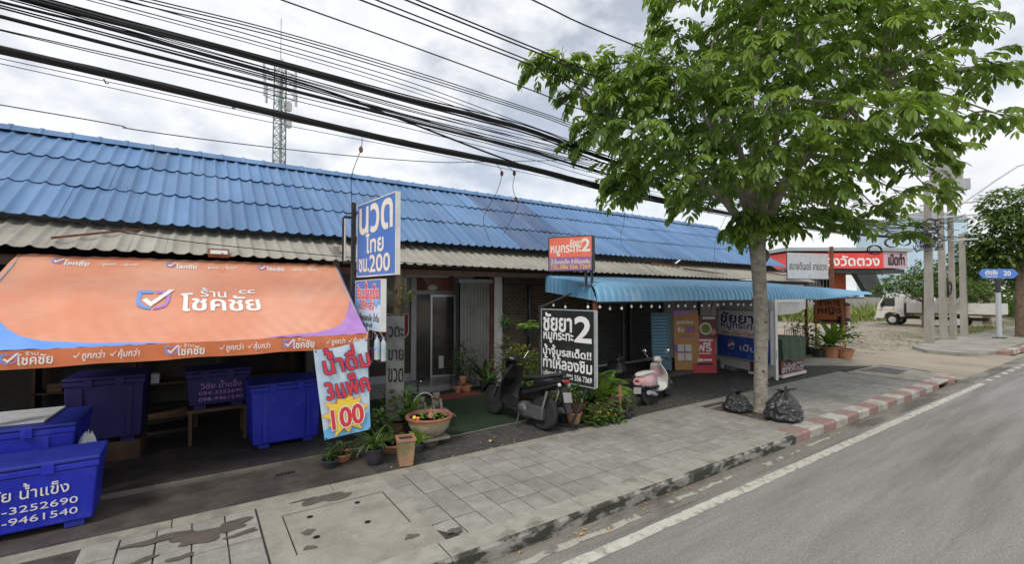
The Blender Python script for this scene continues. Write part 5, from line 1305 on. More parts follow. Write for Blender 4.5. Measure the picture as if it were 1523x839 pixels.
binbag('larger full black rubbish bag with loose ties on the right side of the tree trunk',(9.72,4.58,.004),.40,.34,.55,5,.1,1)

tr=thing('street_tree','large leafy street tree with a straight pale trunk in a pavement pit','tree',(9.99,5.16,0))
def wob(pts,rs,n,parent,name,m_,amp=.02,seed=1):
    from mathutils import noise
    m=MB(); m.tube(pts,rs,n)
    for i,v in enumerate(m.v):
        p=Vector(v); q=noise.noise(p*6+Vector((seed,0,0)))*amp+noise.noise(p*1.7)*amp*1.2; c=Vector((pts[0][0],pts[0][1],p.z)); dr=(p-c); dr.z=0
        if dr.length>1e-5: p=p+dr.normalized()*q
        m.v[i]=tuple(p)
    return m.build(name,m_,parent,smooth=True)
zs=[-.05,.03,.12,.3,.6,1.0,1.5,2.0,2.5,3.0,3.4,3.7,3.9]
wob([( .02*math.sin(z*1.3)-.02*z*.5,.015*math.sin(z*2),z) for z in zs],[.20,.175,.155,.142,.135,.134,.135,.137,.14,.145,.155,.165,.165],18,tr,'trunk','bark',.016)
knob=MB(); rg=random.Random(3)
for k in range(16):
    z=rg.uniform(.4,3.6); a=rg.uniform(0,6.28); knob.sphere((.136*math.cos(a)-.01*z,.136*math.sin(a),z),rg.uniform(.014,.035),7,5,(1,1,.7))
knob.sphere((.13,-.06,3.35),.085,10,8,(1,1,1.5),.2,rg); knob.build('bark_knot','bark_dark',tr,smooth=True)
CL=[(6.0,7.6,7.4,0.26),(6.2,7.3,7.4,0.39),(6.8,7.2,7.3,0.55),(6.6,7.1,6.7,0.31),(7.1,6.6,7.3,0.53),(7.1,6.0,6.6,0.66),(8.6,7.3,7.5,0.80),(7.7,7.1,6.7,0.53),(6.9,7.0,6.1,0.40),(6.9,7.3,5.8,0.32),(6.6,5.6,5.5,0.61),(8.0,6.7,6.2,0.74),(7.4,6.5,5.3,0.57),(7.9,7.2,4.9,0.46),(8.3,6.8,5.0,0.68),(7.5,5.5,5.2,0.78),(8.8,6.5,5.7,0.92),(7.4,5.4,6.2,0.76),(9.4,6.9,7.2,0.97),(7.4,5.6,6.9,0.65),(8.5,6.5,7.6,0.75),(8.6,6.2,8.3,0.47),(8.6,6.3,9.0,0.45),(7.5,4.7,6.3,0.72),(10.0,6.2,7.6,0.96),(8.4,4.8,7.5,0.62),(10.9,6.3,9.0,0.81),(8.0,4.3,7.8,0.72),(11.3,6.1,9.9,1.02),(8.1,5.1,5.6,0.77),(10.5,6.5,6.5,1.00),(7.7,4.8,4.6,0.61),(10.2,6.4,5.2,0.81),(8.8,5.9,4.5,0.43),(8.2,4.2,6.8,0.84),(11.6,5.9,8.5,1.18),(8.0,4.1,5.5,0.81),(11.4,5.8,6.8,1.16),(8.4,4.3,4.7,0.74),(11.2,5.7,5.4,0.98),(9.7,5.1,4.1,0.54),(10.4,5.8,4.0,0.31),(9.8,4.8,3.9,0.39),(8.4,3.9,8.1,0.71),(11.7,5.4,10.2,0.99),(9.0,3.8,7.3,0.85),(12.3,5.1,9.1,1.16),(9.2,3.9,6.5,0.87),(12.5,5.2,7.8,1.18),(8.8,3.7,5.3,0.82),(11.6,4.9,6.2,1.10),(9.3,3.9,4.6,0.75),(11.7,4.9,5.1,0.94),(10.8,4.4,4.2,0.43),(10.2,4.5,4.0,0.35),(9.5,3.2,7.7,0.84),(12.9,4.3,9.6,1.13),(10.6,3.5,7.2,0.92),(13.1,4.3,8.3,1.13),(9.7,3.2,5.8,0.78),(12.5,4.1,6.8,1.00),(10.4,3.5,5.2,0.77),(12.6,4.3,5.8,0.94),(12.3,4.3,4.6,0.70),(11.7,4.3,4.0,0.22),(12.7,3.8,4.3,0.53),(12.1,3.5,3.8,0.21),(9.6,2.6,7.2,0.67),(11.5,3.1,8.1,0.81),(10.3,2.7,6.5,0.65),(11.9,3.1,7.1,0.76),(9.2,2.5,5.4,0.53),(11.6,3.1,6.1,0.67),(11.7,3.2,5.3,0.61),(11.2,3.0,4.4,0.32),(11.5,2.7,4.9,0.32),(11.1,2.7,5.5,0.44),(12.6,2.7,6.8,0.62),(11.8,2.6,7.4,0.59),(11.7,2.4,7.9,0.57),(11.9,2.1,7.6,0.35),(11.8,2.2,6.7,0.31),(12.4,2.0,6.8,0.26),(13.3,1.8,7.0,0.24),(11.8,2.3,5.9,0.32),(12.2,2.0,5.8,0.25),(13.1,1.8,5.9,0.24),(11.6,2.6,5.2,0.26),(12.5,2.9,4.6,0.18),(7.7,4.9,9.0,1.00),(10.2,6.4,11.0,1.32),(9.6,4.0,9.7,1.30),(11.9,4.9,11.5,1.61),(9.6,2.5,8.3,0.89),(11.4,2.9,9.3,1.06)]
base=Vector((9.95,5.16,3.75)); T0=Vector((9.99,5.16,0))
limbs=[]
main=[(7.4,6.9,6.3),(8.0,5.2,6.6),(9.0,3.9,6.6),(10.9,3.2,6.6),(12.3,4.4,7.2),(11.4,6.0,7.6),(9.6,6.4,7.0),(10.0,5.0,8.8)]
rg=random.Random(12)
for k,g in enumerate(main):
    g=Vector(g); mid=base+(g-base)*.5+Vector((rg.uniform(-.2,.2),rg.uniform(-.2,.2),.25)); p1=base+(mid-base)*.45+Vector((0,0,.12))
    P=[base-Vector((0,0,.15)),p1,mid,mid+(g-mid)*.55+Vector((0,0,.1)),g]; limbs.append(P)
    m=MB(); m.tube([tuple(p-T0) for p in P],[.11,.085,.06,.045,.025],8); m.build('limb','bark',tr,smooth=True)
br_=MB(); ends=[]
for (x,y,z,r_) in CL:
    c=Vector((x,y,z)); best=min((p for P in limbs for p in P[1:]),key=lambda p:(p-c).length)
    md=best.lerp(c,.5)+Vector((rg.uniform(-.12,.12),rg.uniform(-.12,.12),rg.uniform(0,.2)))
    br_.tube([tuple(best-T0),tuple(md-T0),tuple(c-T0)],[.03,.02,.010],5)
    for q in range(5):
        v=Vector((rg.gauss(0,1),rg.gauss(0,1),rg.gauss(0,.7))).normalized()*r_*.8; br_.tube([tuple(c.lerp(md,.25)-T0),tuple(c+v*.5+Vector((0,0,.05))-T0),tuple(c+v-T0)],[.010,.007,.004],4)
tag(br_.build('twig','bark',tr),kind='stuff')
def spray(m,p,yaw,pit,L,rg_,ll=.125,lw=.058,drp=1.2,nl=5):
    """pinnate leaf: a drooping stalk with pairs of leaflets"""
    pts=[]; q=Vector(p)
    for i in range(nl+1):
        a=pit-drp*(i/nl)**1.2; dv=Vector((math.cos(a)*math.cos(yaw),math.cos(a)*math.sin(yaw),math.sin(a))); pts.append((q.copy(),a)); q=q+dv*L/nl
    for i in range(1,nl+1):
        pp,a=pts[i]; sz=ll*(.75+.35*math.sin(PI*i/(nl+1)))*rg_.uniform(.85,1.15)
        for s_ in (-1,1):
            ya=yaw+s_*rg_.uniform(.85,1.25); leaflet(m,pp,ya,a*.5-rg_.uniform(.15,.7),sz,sz*.47)
    leaflet(m,pts[-1][0],yaw,pts[-1][1]-.2,ll*1.1,lw*1.1)
def leaflet(m,p,yaw,pit,L,wd):
    cy_,sy_=math.cos(yaw),math.sin(yaw); cp_,sp_=math.cos(pit),math.sin(pit); px_,py_,pz_=p
    o=len(m.v); sx__,sy__=-sy_*wd*.5,cy_*wd*.5; ux_,uy_,uz_=-sp_*cy_,-sp_*sy_,cp_
    def at(l,s_,u): return (px_+cp_*cy_*l+sx__*s_+ux_*u,py_+cp_*sy_*l+sy__*s_+uy_*u,pz_+sp_*l+uz_*u)
    k=wd*.14
    m.v+= [at(0,0,0),at(L*.38,-1,k),at(L*.42,0,0),at(L*.38,1,k),at(L*.75,-.75,k*.4),at(L*.75,.75,k*.4),at(L,0,-k*1.2)]
    m.f+= [(o,o+1,o+2),(o,o+2,o+3),(o+1,o+4,o+6,o+2),(o+2,o+6,o+5,o+3)]
cr=MB(); rg=random.Random(77)
for (x,y,z,r_) in CL:
    r0_=r_; r_=max(.12,r_-.22)
    n=int(12+ 39*r_*r_) if r_>.30 else int(60*r_)+3
    if x-9.99>1.2 and y<4.6: n=int(n*.62)
    out=(Vector((x,y,z))-Vector((9.99,5.16,6.0))); oy=math.atan2(out.y,out.x)
    for _ in range(n):
        while True:
            v=Vector((rg.uniform(-1,1),rg.uniform(-1,1),rg.uniform(-1,1)))
            if .25<v.length<1: break
        p=(x+v.x*r_-9.99,y+v.y*r_-5.16,z+v.z*r_*.85)
        yaw=math.atan2(v.y,v.x)*1.0+rg.gauss(0,.6) if rg.random()<.6 else oy+rg.gauss(0,.6)
        spray(cr,p,yaw,rg.uniform(-.1,.7),rg.uniform(.42,.62),rg,ll=.205*rg.uniform(.8,1.2),drp=rg.uniform(.9,1.7))
tag(cr.build('crown','leaf_tree',tr),kind='stuff')
# band of fresh shoots where the crown meets the trunk
m=MB()
for _ in range(60):
    a=rg.uniform(0,6.28); p=(.25*math.cos(a)*rg.random()-.12,.25*math.sin(a)*rg.random()-.06,rg.uniform(3.6,4.15)); spray(m,p,a,rg.uniform(-.2,.6),rg.uniform(.3,.45),rg,drp=1.7)
m.build('young_shoots','leaf_light',tr)
m=MB(); ring(m,0,0,0,.150,.004,20); 
m.v=[(x-.02,z,2.62+y*.3+.02*x) for x,y,z in m.v]; m.build('wire_band','dark_metal',tr)
# ================================================================ RIGHT END: PLANTS, BOARDS, BANNER
TG='potted plants at the far end of the awning'
plant('green shrub in a round brown pot, rightmost pot at the far end of the awning',(20.95,7.55,-.02),(.20,.30,.38,'terracotta'),'bush','leaf_mid',1.0,.45,150,.20,51,group=TG)
plant('large leaved banana like plant in a big brown pot beside the orange board',(20.85,8.0,-.02),(.26,.38,.46,'terracotta'),'rosette','leaf_light',1.4,.3,13,1.35,52,group=TG,wd=.34)
plant('dark green low plant in a dark pot left of the big brown pots',(20.6,8.35,-.02),(.2,.26,.3,'black_pot'),'palm','leaf_mid',.8,.3,14,.8,53,group=TG)
plant('dark leafy shrub behind the legs of the orange board',(21.2,9.0,-.02),(.2,.26,.3,'black_pot'),'bush','leaf_dark',1.0,.5,160,.2,54,group=TG)
plant('tall thin climbing plant beside the left leg of the orange board',(21.4,9.6,-.02),(.16,.2,.3,'black_pot'),'bush','leaf_light',2.1,.45,150,.16,55,group=TG,sq=(1,1,.95))
ob=board('orange_board','orange notice board with black lettering on two yellow legs below the blue awning','notice board',(21.75,8.95,1.28),R(-72),1.05,1.0,.05,'board_orange','dark_wood',.03)
letters(ob,'อาหาร',.15,.76,.9,.95,'print_black',bold=.05); letters(ob,'หญิง',.14,.36,.92,.68,'print_black',bold=.05); MB().box(.1,.95,-.005,-.001,.06,.15).build('print_band','print_black',ob)
for a in (.0,.97): MB().box(a,a+.08,.055,.12,-1.3,.98).build('leg','print_yellow',ob)
bs=thing('cylinder_sign','black and white cylindrical hanging shop sign right of the orange board','lamp',(22.4,8.05,.75))  # barber-type cylindrical shop sign, gives no light
MB().lathe([(.16,0),(.19,.03),(.19,.10)],(0,0,0),16).build('base','black_plastic',bs,smooth=True); MB().lathe([(.165,.10),(.165,.62)],(0,0,0),18).build('white_drum','print_white',bs,smooth=True)
MB().lathe([(.19,.62),(.19,.76)],(0,0,0),16).build('collar','black_plastic',bs,smooth=True); MB().lathe([(.165,.76),(.165,1.28)],(0,0,0),18).build('pink_drum','pink_photo',bs,smooth=True); MB().lathe([(.19,1.28),(.20,1.34),(.10,1.42)],(0,0,0),16).build('cap','black_plastic',bs,smooth=True)
for k in range(3): MB().box(-.17,-.11,-.10,-.02,.18+k*.14,.26+k*.14).build('print_mark','print_navy',bs)
m=MB(); m.box(-.50,-.22,-.02,.04,.35,.85); m.build('side_case','black_plastic',bs); m=MB(); m.tube([(0,0,1.42),(-.5,.2,1.75)],.012,5); m.tube([(-.35,0,.85),(-.45,.1,1.7)],.012,5); m.build('hanger','dark_metal',bs)
hb=board('cloth_banner','grey white cloth banner with dark handwritten Thai lettering above the end of the grey roof','banner',(20.55,9.45,3.17),R(-16),2.35,1.10,.02,'cloth_white')
letters(hb,'สบายดีเมอร์ ขายดวง',.10,.38,2.25,.72,'print_black',bold=.015,slant=0)
m=MB(); m.tube([(0,.03,-.05),(0,.03,1.15)],.02,6); m.tube([(2.35,.03,-.05),(2.35,.03,1.15)],.02,6); m.tube([(0,.03,-.02),(2.35,.03,-.02)],.015,6); m.build('frame','dark_metal',hb)
rp_=thing('rusty_post','rusty red steel post standing just right of the cloth banner','post',(23.55,8.95,-.1))
MB().box(-.06,.06,-.06,.06,0,4.75).build('post','rust',rp_); MB().bar((0,0,4.55),(-.9,.3,4.2),.04).build('brace','rust',rp_)
wf=thing('wire_fence','low brown wire fence seen below the blue awning','fence',(21.8,10.2,-.1))
for k in range(12): MB().tube([(k*.26,k*.02,0),(k*.26,k*.02,1.05)],.012,5).build('upright','rust',wf)
m=MB()
for z in (.25,.6,.95): m.tube([(0,0,z),(2.86,.22,z)],.009,5)
m.build('rail','rust',wf)

# ================================================================ POLES, CABLES
def cpole(label,loc,h,w0,w1,lean=(0,0),n=1):
    t=thing('utility_pole',label,'utility pole',loc,rot=(R(lean[1]),R(lean[0]),0),group='concrete utility poles')
    MB().tbox((0,0),(w0/2,w0/2),(w1/2,w1/2),-.3,h).build('shaft','concrete_pole',t,bevel=.02); return t
def insul(par,x,y,z,s=1,horiz=False):
    MB().lathe([(.03*s,0),(.06*s,.02*s),(.03*s,.05*s),(.065*s,.07*s),(.03*s,.10*s),(.05*s,.13*s),(.02*s,.17*s)],(x,y,z),10).build('insulator','dark_wood',par,smooth=True)
P1=cpole('shorter leaning concrete pole nearest the dirt side road, thick with black cable coils',(31.2,7.5,-.15),7.9,.36,.25,(-2.2,1.0))
for z in (5.3,5.8,6.3): 
    MB().box(-.75,.75,-.26,-.20,z,z+.09).build('cross_arm','galvanised',P1)
    for a in (-.6,-.2,.25,.6): insul(P1,a,-.23,z+.09,.8)
m=MB(); rg=random.Random(4)
for k in range(26):
    a0=rg.uniform(0,6.28); z=rg.uniform(4.9,6.6); r_=rg.uniform(.25,.6); m.tube([(r_*math.cos(a0+q*.7),r_*math.sin(a0+q*.7),z+rg.uniform(-.2,.2)) for q in range(7)],.018,5)
tag(m.build('cable_tangle','cable',P1),kind='stuff')
MB().box(-.08,.08,-.24,-.22,2.3,2.5).build('notice_plate','white_paint',P1)
P2=cpole('tallest concrete utility pole carrying a platform, cross arms and a street lamp',(34.2,7.6,-.15),12.4,.32,.20,(-.9,0))
for z,hw in ((10.55,1.6),(11.5,1.1)):
    m=MB(); m.box(-hw*.55,hw*.85,-.22,-.12,z,z+.12); m.v=[(x*.5+0,y-x*.9,zz) for x,y,zz in m.v]; m.build('cross_arm','galvanised',P2)
    for a in (-hw*.5,-.3,.4,hw*.8): insul(P2,a*.5,-.17-a*.9,z+.12,1.3)
for z in (7.6,6.9,5.6):
    m=MB(); m.box(-1.1,1.3,-.26,-.20,z,z+.09); m.v=[(x*.5,y-x*.85,zz) for x,y,zz in m.v]; m.build('cross_arm','galvanised',P2)
m=MB(); m.prism([(-.75,.55),(.65,-.95),(.35,-1.2),(-1.05,.30)],8.35,8.95,'xy'); m.build('platform','grey_metal',P2,bevel=.02)
m=MB(); m.prism([(-.55,.30),(.35,-.75),(.15,-.95),(-.75,.10)],8.96,9.9,'xy'); m.build('cabinet','plaster',P2,bevel=.02)
for z in (7.9,8.15,7.4): 
    for a in (.25,.40): insul(P2,a,-.5,z,1.4)
m=MB(); pts=[(.1,-.25,7.1),(.5,-.9,7.7),(1.0,-2.0,8.7),(1.3,-2.8,9.35),(1.75,-3.7,9.7)]; m.tube(pts,.045,7); m.build('lamp_arm','galvanised',P2,smooth=True)
m=MB(); m.sphere((2.0,-4.2,9.78),.32,14,8,(.9,1.5,.28)); m.build('street_lamp_head','grey_metal',P2,smooth=True)
m=MB(); ring(m,0,-.3,3.0,.36,.03,20); ring(m,.05,-.3,2.95,.30,.025,20); m.build('cable_coil','cable',P2)
m=MB(); rg=random.Random(5)
for k in range(14):
    z=rg.uniform(5.4,7.2); m.tube([(rg.uniform(-.9,0),rg.uniform(-.2,.8),z),(0,-.25,z+rg.uniform(-.3,.1)),(rg.uniform(0,1.1),rg.uniform(-1.2,-.2),z+rg.uniform(-.2,.2))],.016,5)
tag(m.build('cable_tangle','cable',P2),kind='stuff')
P3=cpole('second concrete pole standing right beside the tallest one',(34.75,7.32,-.15),9.6,.27,.20,(-.5,0))
P4=cpole('short pale concrete pole between the tallest pole and the street name sign',(37.9,7.5,-.15),6.3,.32,.25,(-.3,0))
MB().box(-.5,.5,-.24,-.18,5.9,5.99).build('cross_arm','galvanised',P4)
def coil(label,loc,r,rz):
    t=thing('cable_coil',label,'cable coil',loc,rz,'coils of spare cable hanging from the overhead cables')
    m=MB(); rg_=random.Random(int(r*100))
    for k in range(5): ring(m,rg_.uniform(-.02,.02),rg_.uniform(-.05,.05),rg_.uniform(-.02,.02),r*rg_.uniform(.88,1.05),.016,20)
    m.v=[(x,y,z*.62) for x,y,z in m.v]; m.build('coil','cable',t)
coil('left coil of black cable hanging over the red shop sign',(24.2,7.55,4.42),.32,R(-30)); coil('middle coil of black cable hanging left of the leaning pole',(26.1,7.5,4.85),.34,R(-30)); coil('small coil of black cable nearest the leaning pole',(27.6,7.45,5.0),.30,R(-30))

CG='overhead cables running along the street'
def smooth(pts,k=6):
    out=[]
    n=len(pts)
    for i in range(n-1):
        p0=pts[max(i-1,0)]; p1=pts[i]; p2=pts[i+1]; p3=pts[min(i+2,n-1)]
        for q in range(k):
            t=q/k; out.append(tuple(.5*((2*b)+(c-a)*t+(2*a-5*b+4*c-d)*t*t+(3*b-a-3*c+d)*t**3) for a,b,c,d in zip(p0,p1,p2,p3)))
    out.append(pts[-1]); return out
cab=[(0.040,7.5,[(-1.63,5.93),(0.81,5.92),(2.87,5.87),(4.29,5.88),(5.78,5.84),(8.30,5.60)],6.0,'thick black bundled cable, upper of the two thickest, crossing above the blue roof',None),
(0.016,7.45,[(-1.56,5.90),(0.81,5.86),(2.85,5.80),(4.26,5.78),(5.74,5.74),(8.24,5.47)],5.9,None,CG),
(0.013,7.55,[(-1.50,6.01),(0.82,5.99),(2.89,5.96),(4.31,5.98),(5.81,5.95),(8.35,5.70)],6.1,None,CG),
(0.05,7.5,[(-1.89,5.27),(-0.71,5.24),(0.82,5.17),(2.14,5.12),(3.04,5.10),(4.29,5.09),(5.53,5.08),(8.20,4.96)],5.45,'thick black bundled cable, lowest of the thick ones, with clips and drop wires',None),
(0.012,7.48,[(-1.88,5.23),(0.82,5.12),(3.03,5.04),(5.52,5.02),(8.18,4.86)],5.4,None,CG),
(0.022,7.5,[(-1.89,5.65),(-0.71,5.61),(0.82,5.57),(2.37,5.53),(3.23,5.49),(5.78,5.42),(8.20,5.26)],5.7,'medium thick black cable between the two thickest bundles',None),
(0.018,7.6,[(-1.92,5.86),(-1.10,5.86),(0.82,5.78),(1.86,5.70),(2.45,5.60),(3.27,5.47),(5.42,5.15),(7.83,4.93)],5.5,'black cable that crosses down to the lowest bundle above the blue roof',None)]
thin=[(0.014,7.6,[(-1.92,5.82),(0.83,5.74),(2.45,5.65),(5.42,5.60),(7.84,5.56)],5.8),(0.014,7.6,[(-1.92,5.79),(0.83,5.71),(2.45,5.62),(5.42,5.54),(7.84,5.47)],5.75),
(0.012,7.65,[(-1.43,5.92),(0.83,5.83),(3.29,5.73),(7.89,5.70)],5.72),(0.010,7.65,[(-1.06,5.97),(0.83,5.88),(3.29,5.79),(7.89,5.77)],5.78),(0.010,7.65,[(-1.06,5.93),(0.83,5.79),(3.29,5.64),(7.89,5.38)],5.66),
(0.010,7.7,[(-1.95,5.84),(0.84,5.73),(4.30,5.62),(7.94,5.46)],5.68),(0.010,7.6,[(-1.92,5.54),(0.83,5.54),(5.42,5.41),(7.83,5.27)],5.6),(0.009,7.6,[(-1.92,5.53),(0.83,5.47),(5.42,5.32),(7.83,5.17)],5.65),
(0.007,7.7,[(-1.93,5.24),(2.25,5.15),(7.94,5.12)],5.5),(0.007,7.7,[(-1.93,5.18),(0.84,5.09),(3.46,5.07),(8.39,4.98)],5.4),
(0.012,7.3,[(-1.34,6.20),(0.78,6.30),(2.95,6.29),(5.62,6.20),(7.53,6.14)],7.2),(0.012,7.3,[(-1.31,6.16),(0.78,6.26),(2.95,6.24),(5.62,6.16),(7.53,6.08)],7.1),(0.012,7.3,[(-1.28,6.10),(0.78,6.21),(2.95,6.19),(5.62,6.12),(7.53,6.02)],7.0),
(0.010,7.3,[(-0.84,6.14),(0.79,6.13),(2.95,6.08),(5.62,5.85),(7.53,5.77)],6.8),(0.010,7.3,[(-1.20,6.05),(0.79,6.06),(2.96,6.00),(5.62,5.78),(7.53,5.71)],6.6),(0.008,7.3,[(-1.14,6.01),(0.79,6.01),(2.96,5.93),(5.62,5.71),(7.53,5.65)],6.5),
(0.010,7.55,[(-1.5,5.97),(2.9,5.90),(5.8,5.80),(8.3,5.66)],5.95),(0.010,7.5,[(-1.5,5.88),(2.9,5.74),(5.8,5.64),(8.3,5.52)],5.85),(0.009,7.5,[(-1.5,5.86),(2.9,5.70),(5.8,5.60),(8.3,5.44)],5.8),(0.012,7.5,[(2.0,5.56),(4.3,5.50),(5.8,5.45),(8.3,5.36)],5.6),(0.010,7.5,[(2.0,5.52),(4.3,5.45),(5.8,5.38),(8.3,5.30)],5.55)]
for r_,y,pts,ze in thin: cab.append((r_*.72,y,pts,ze,None,CG))
pw='thin power wires high above the street'
for r_,y,pts,ze in [(0.011,7.0,[(0.92,6.60),(2.67,6.54),(5.39,6.42),(6.87,6.35)],8.2),(0.014,7.3,[(2.09,7.19),(5.62,7.10),(8.00,7.03)],9.0),(0.014,7.8,[(2.50,7.61),(5.88,7.50),(8.06,7.44)],9.0),(0.014,6.6,[(2.57,6.99),(5.09,6.93),(6.82,6.90)],9.6),(0.014,7.0,[(2.92,7.33),(5.39,7.27),(7.23,7.25)],9.6),(0.014,6.4,[(4.69,7.72),(6.69,7.70)],10.6)]:
    cab.append((r_,y,pts,ze,None,pw))
for r_,y,pts,ze,lab,g in cab:
    x0,z0=pts[0]; sl=(pts[1][1]-pts[0][1])/(pts[1][0]-pts[0][0]); sl=max(-.05,min(.05,sl))
    full=[(x0-12,y,z0-sl*6+.35),(x0-5,y,z0-sl*4+.04)]+[(a,y,b) for a,b in pts]
    xl,zl=pts[-1]; xe_=33.9 if ze>6.4 else 31.1; yt=7.6
    for q in (.25,.5,.75): full.append((xl+(xe_-xl)*q,y+(yt-y)*q,zl+(ze-zl)*q-.30*math.sin(PI*q)))
    full.append((xe_,yt,ze))
    sp=smooth(full,5)
    lab2=lab or ('thin black cable among the many strung along the street above the roof' if g==CG else 'thin wire strung high above the street into the tree crown')
    o=MB().tube(sp,r_,6 if r_>.02 else 5).build('overhead_cable','cable',None,smooth=True); tag(o,lab2,'cable',g)
    if r_>.035:
        m=MB(); rg=random.Random(int(r_*1000)); # lashed strands wound round the bundle
        for k in range(3): m.tube([(x,y_+r_*.8*math.cos(k*2+i*.5),z_+r_*.8*math.sin(k*2+i*.5)) for i,(x,y_,z_) in enumerate(sp)],.014,5)
        m.build('lashed_strand','cable',o)
        m=MB()
        for cx_ in ((-1.0,.35) if r_>.048 else (1.4,)): m.tube([(cx_,y,5.22-r_),(cx_+.02,y,5.12),(cx_+.05,y,5.13)],.008,5)
        m.build('clip','dark_metal',o) if r_>.048 else None
o=MB().tube(smooth([(-14,9.5,5.3),(-2.25,9.0,5.07),(-0.83,9.0,5.02),(0.99,9.0,5.08),(2.67,9.0,5.19),(4.20,9.0,5.34),(5.15,9.0,5.5),(9,9.0,6.2)],5),.008,5).build('overhead_cable','cable'); tag(o,'single thin cable low above the blue roof at the left, below the bundles','cable')
# drop wires with joints, down to the shops
def drop(label,pts,joints):
    t=thing('drop_wire',label,'cable',pts[0],group=None); b=Vector(pts[0])
    MB().tube([tuple(Vector(p)-b) for p in smooth(pts,5)],.006,5).build('wire','cable',t)
    for k in joints: q=Vector(pts[k])-b; MB().sphere(tuple(q),.035,8,6,(1,1,1.6)).build('joint','rust',t,smooth=True)
drop('vertical drop wire with a joint from the lowest bundle to the blue sign pole',[(2.17,7.5,5.05),(2.16,7.52,4.86),(2.12,7.9,4.5),(2.25,8.35,4.1)],[1])
drop('looping drop wire with two joints above the middle of the blue roof, left strand',[(4.75,7.5,5.05),(4.95,7.6,4.9),(5.2,8.2,4.65),(5.6,9.4,4.3),(6.4,10.4,3.9)],[1])
drop('looping drop wire with joints above the middle of the blue roof, right strand',[(5.0,7.5,5.04),(5.25,7.6,4.95),(5.35,7.8,4.72),(5.5,7.9,4.50),(5.75,8.2,4.42),(6.3,9.6,4.0)],[1,3])
drop('thin service wire running from the overhead cables across the blue roof at the right',[(8.3,7.5,5.0),(9.6,8.6,4.6),(11.5,10.4,4.1),(12.1,9.62,3.2)],[])
drop('thin wire crossing the tile roof beside the cloth banner',[(13.0,7.6,5.0),(15.4,9.5,4.5),(17.4,10.8,4.2),(15.8,9.8,3.35)],[])
o=MB().tube(smooth([(-5,9.55,3.72),(-2.0,9.55,3.66),(-1.2,9.5,3.52),(.0,9.5,3.38),(2.2,9.5,3.26),(4.4,9.5,3.17),(7.0,9.5,3.14)],5),.008,5).build('service_wire','cable'); tag(o,'black wire sagging along the grey roof eaves above the orange awning','cable')

# ================================================================ FAR THINGS
tw=thing('telecom_tower','tall lattice steel telecom tower with antennas behind the blue roof','tower',(10.3,80,-.2),R(25))
def tleg(mb,a,b,r): mb.tube([a,b],r,6)
H_=39.5
for k in range(3):
    a=2*PI*k/3; MB().tube([(1.15*math.cos(a),1.15*math.sin(a),0),(.95*math.cos(a),.95*math.sin(a),H_)],.10,6).build('leg','tower_steel',tw)
m=MB(); nz=30
for i in range(nz):
    for k in range(3):
        a=2*PI*k/3; b=2*PI*(k+1)/3; z0=H_*i/nz; z1=H_*(i+1)/nz; r0=1.15-.2*i/nz
        m.tube([(r0*math.cos(a),r0*math.sin(a),z0),(r0*math.cos(b),r0*math.sin(b),z1)],.045,4); m.tube([(r0*math.cos(b),r0*math.sin(b),z0),(r0*math.cos(a),r0*math.sin(a),z1)],.045,4); m.tube([(r0*math.cos(a),r0*math.sin(a),z1),(r0*math.cos(b),r0*math.sin(b),z1)],.05,4)
tag(m.build('lattice','tower_steel',tw),kind='stuff')
MB().tube([(.3,0,0),(.3,0,H_)],.10,5).build('cable_ladder','tower_steel',tw)
MB().tube([(0,0,H_),(0,0,H_+7)],.05,5).build('lightning_rod','tower_steel',tw)
rg=random.Random(7)
for ztop in (37.6,34.6):
    m=MB(); ring(m,0,0,0,2.4,.06,18); m.v=[(x,z,y+ztop-.4) for x,y,z in m.v]; m.build('antenna_ring','tower_steel',tw)
    for k in range(6):
        a=2*PI*k/6+rg.uniform(-.2,.2); m=MB(); cx_,cy_=2.5*math.cos(a),2.5*math.sin(a); m.box(cx_-.17,cx_+.17,cy_-.12,cy_+.12,ztop-1.4,ztop+1.3); m.bar((cx_*.4,cy_*.4,ztop-.4),(cx_,cy_,ztop-.4),.09); m.build('antenna_panel','tower_panel',tw)
for z in (32.2,29.5): MB().box(.9,1.8,-.4,.4,z,z+1.3).build('equipment_box','tower_panel',tw)
# far shop with a red band and a leaning dark pillar
fb=thing('canopy_shop','far shop with a red and pink sign band on a slanting dark pillar','building',(84.2,33.2,-.2),math.atan2(27.7-33.1,92.16-84.21))
L_=math.hypot(92.16-84.21,27.7-33.1)
MB().box(-6,L_,-0.3,9,6.9,9.45).build('red_band','band_red',fb)
MB().prism([(L_+.01,-.3),(L_+5.2,1.2),(L_+5.2,9),(L_+.01,9)],7.0,9.7,'xy').build('pink_band','band_pink',fb)
MB().prism([(-6.5,-.6),(L_+.2,-.6),(L_+6,1.0),(L_+6,10),(-6.5,10)],9.75,10.3,'xy').build('canopy_roof','roof_grey',fb)
MB().prism([(-6.5,.2),(L_+.1,.2),(L_+5.0,1.6),(L_+5,8),(-6.5,8)],6.2,6.85,'xy').build('soffit','cladding_dark',fb)
letters(fb,'ของวัดตวง',-1.2,7.35,L_-.7,9.0,'print_white',bold=.06,y=-.34)
pe=bpy.data.objects.new('side_lettering',None); col.objects.link(pe); pe.parent=fb; pe.location=(L_+.05,-.32,0); pe.rotation_euler=(0,0,math.atan2(1.5,5.2))
letters(pe,'เปิดทำ',1.0,7.5,4.6,9.4,'print_black',bold=.05,y=-.05)
MB().prism([(5.6,6.2),(8.9,6.2),(11.4,.0),(9.2,0.0)],.4,1.6,'xz').build('leaning_pillar','cladding_dark',fb)
for k in range(7): MB().prism([(5.9+k*.42,6.15),(5.95+k*.42,6.15),(9.45+k*.27,.0),(9.40+k*.27,0.0)],.36,.40,'xz').build('cladding_rib','dark_metal',fb)
MB().box(-6,5.6,5.5,8.5,0,6.2).build('white_wall','white_paint',fb)
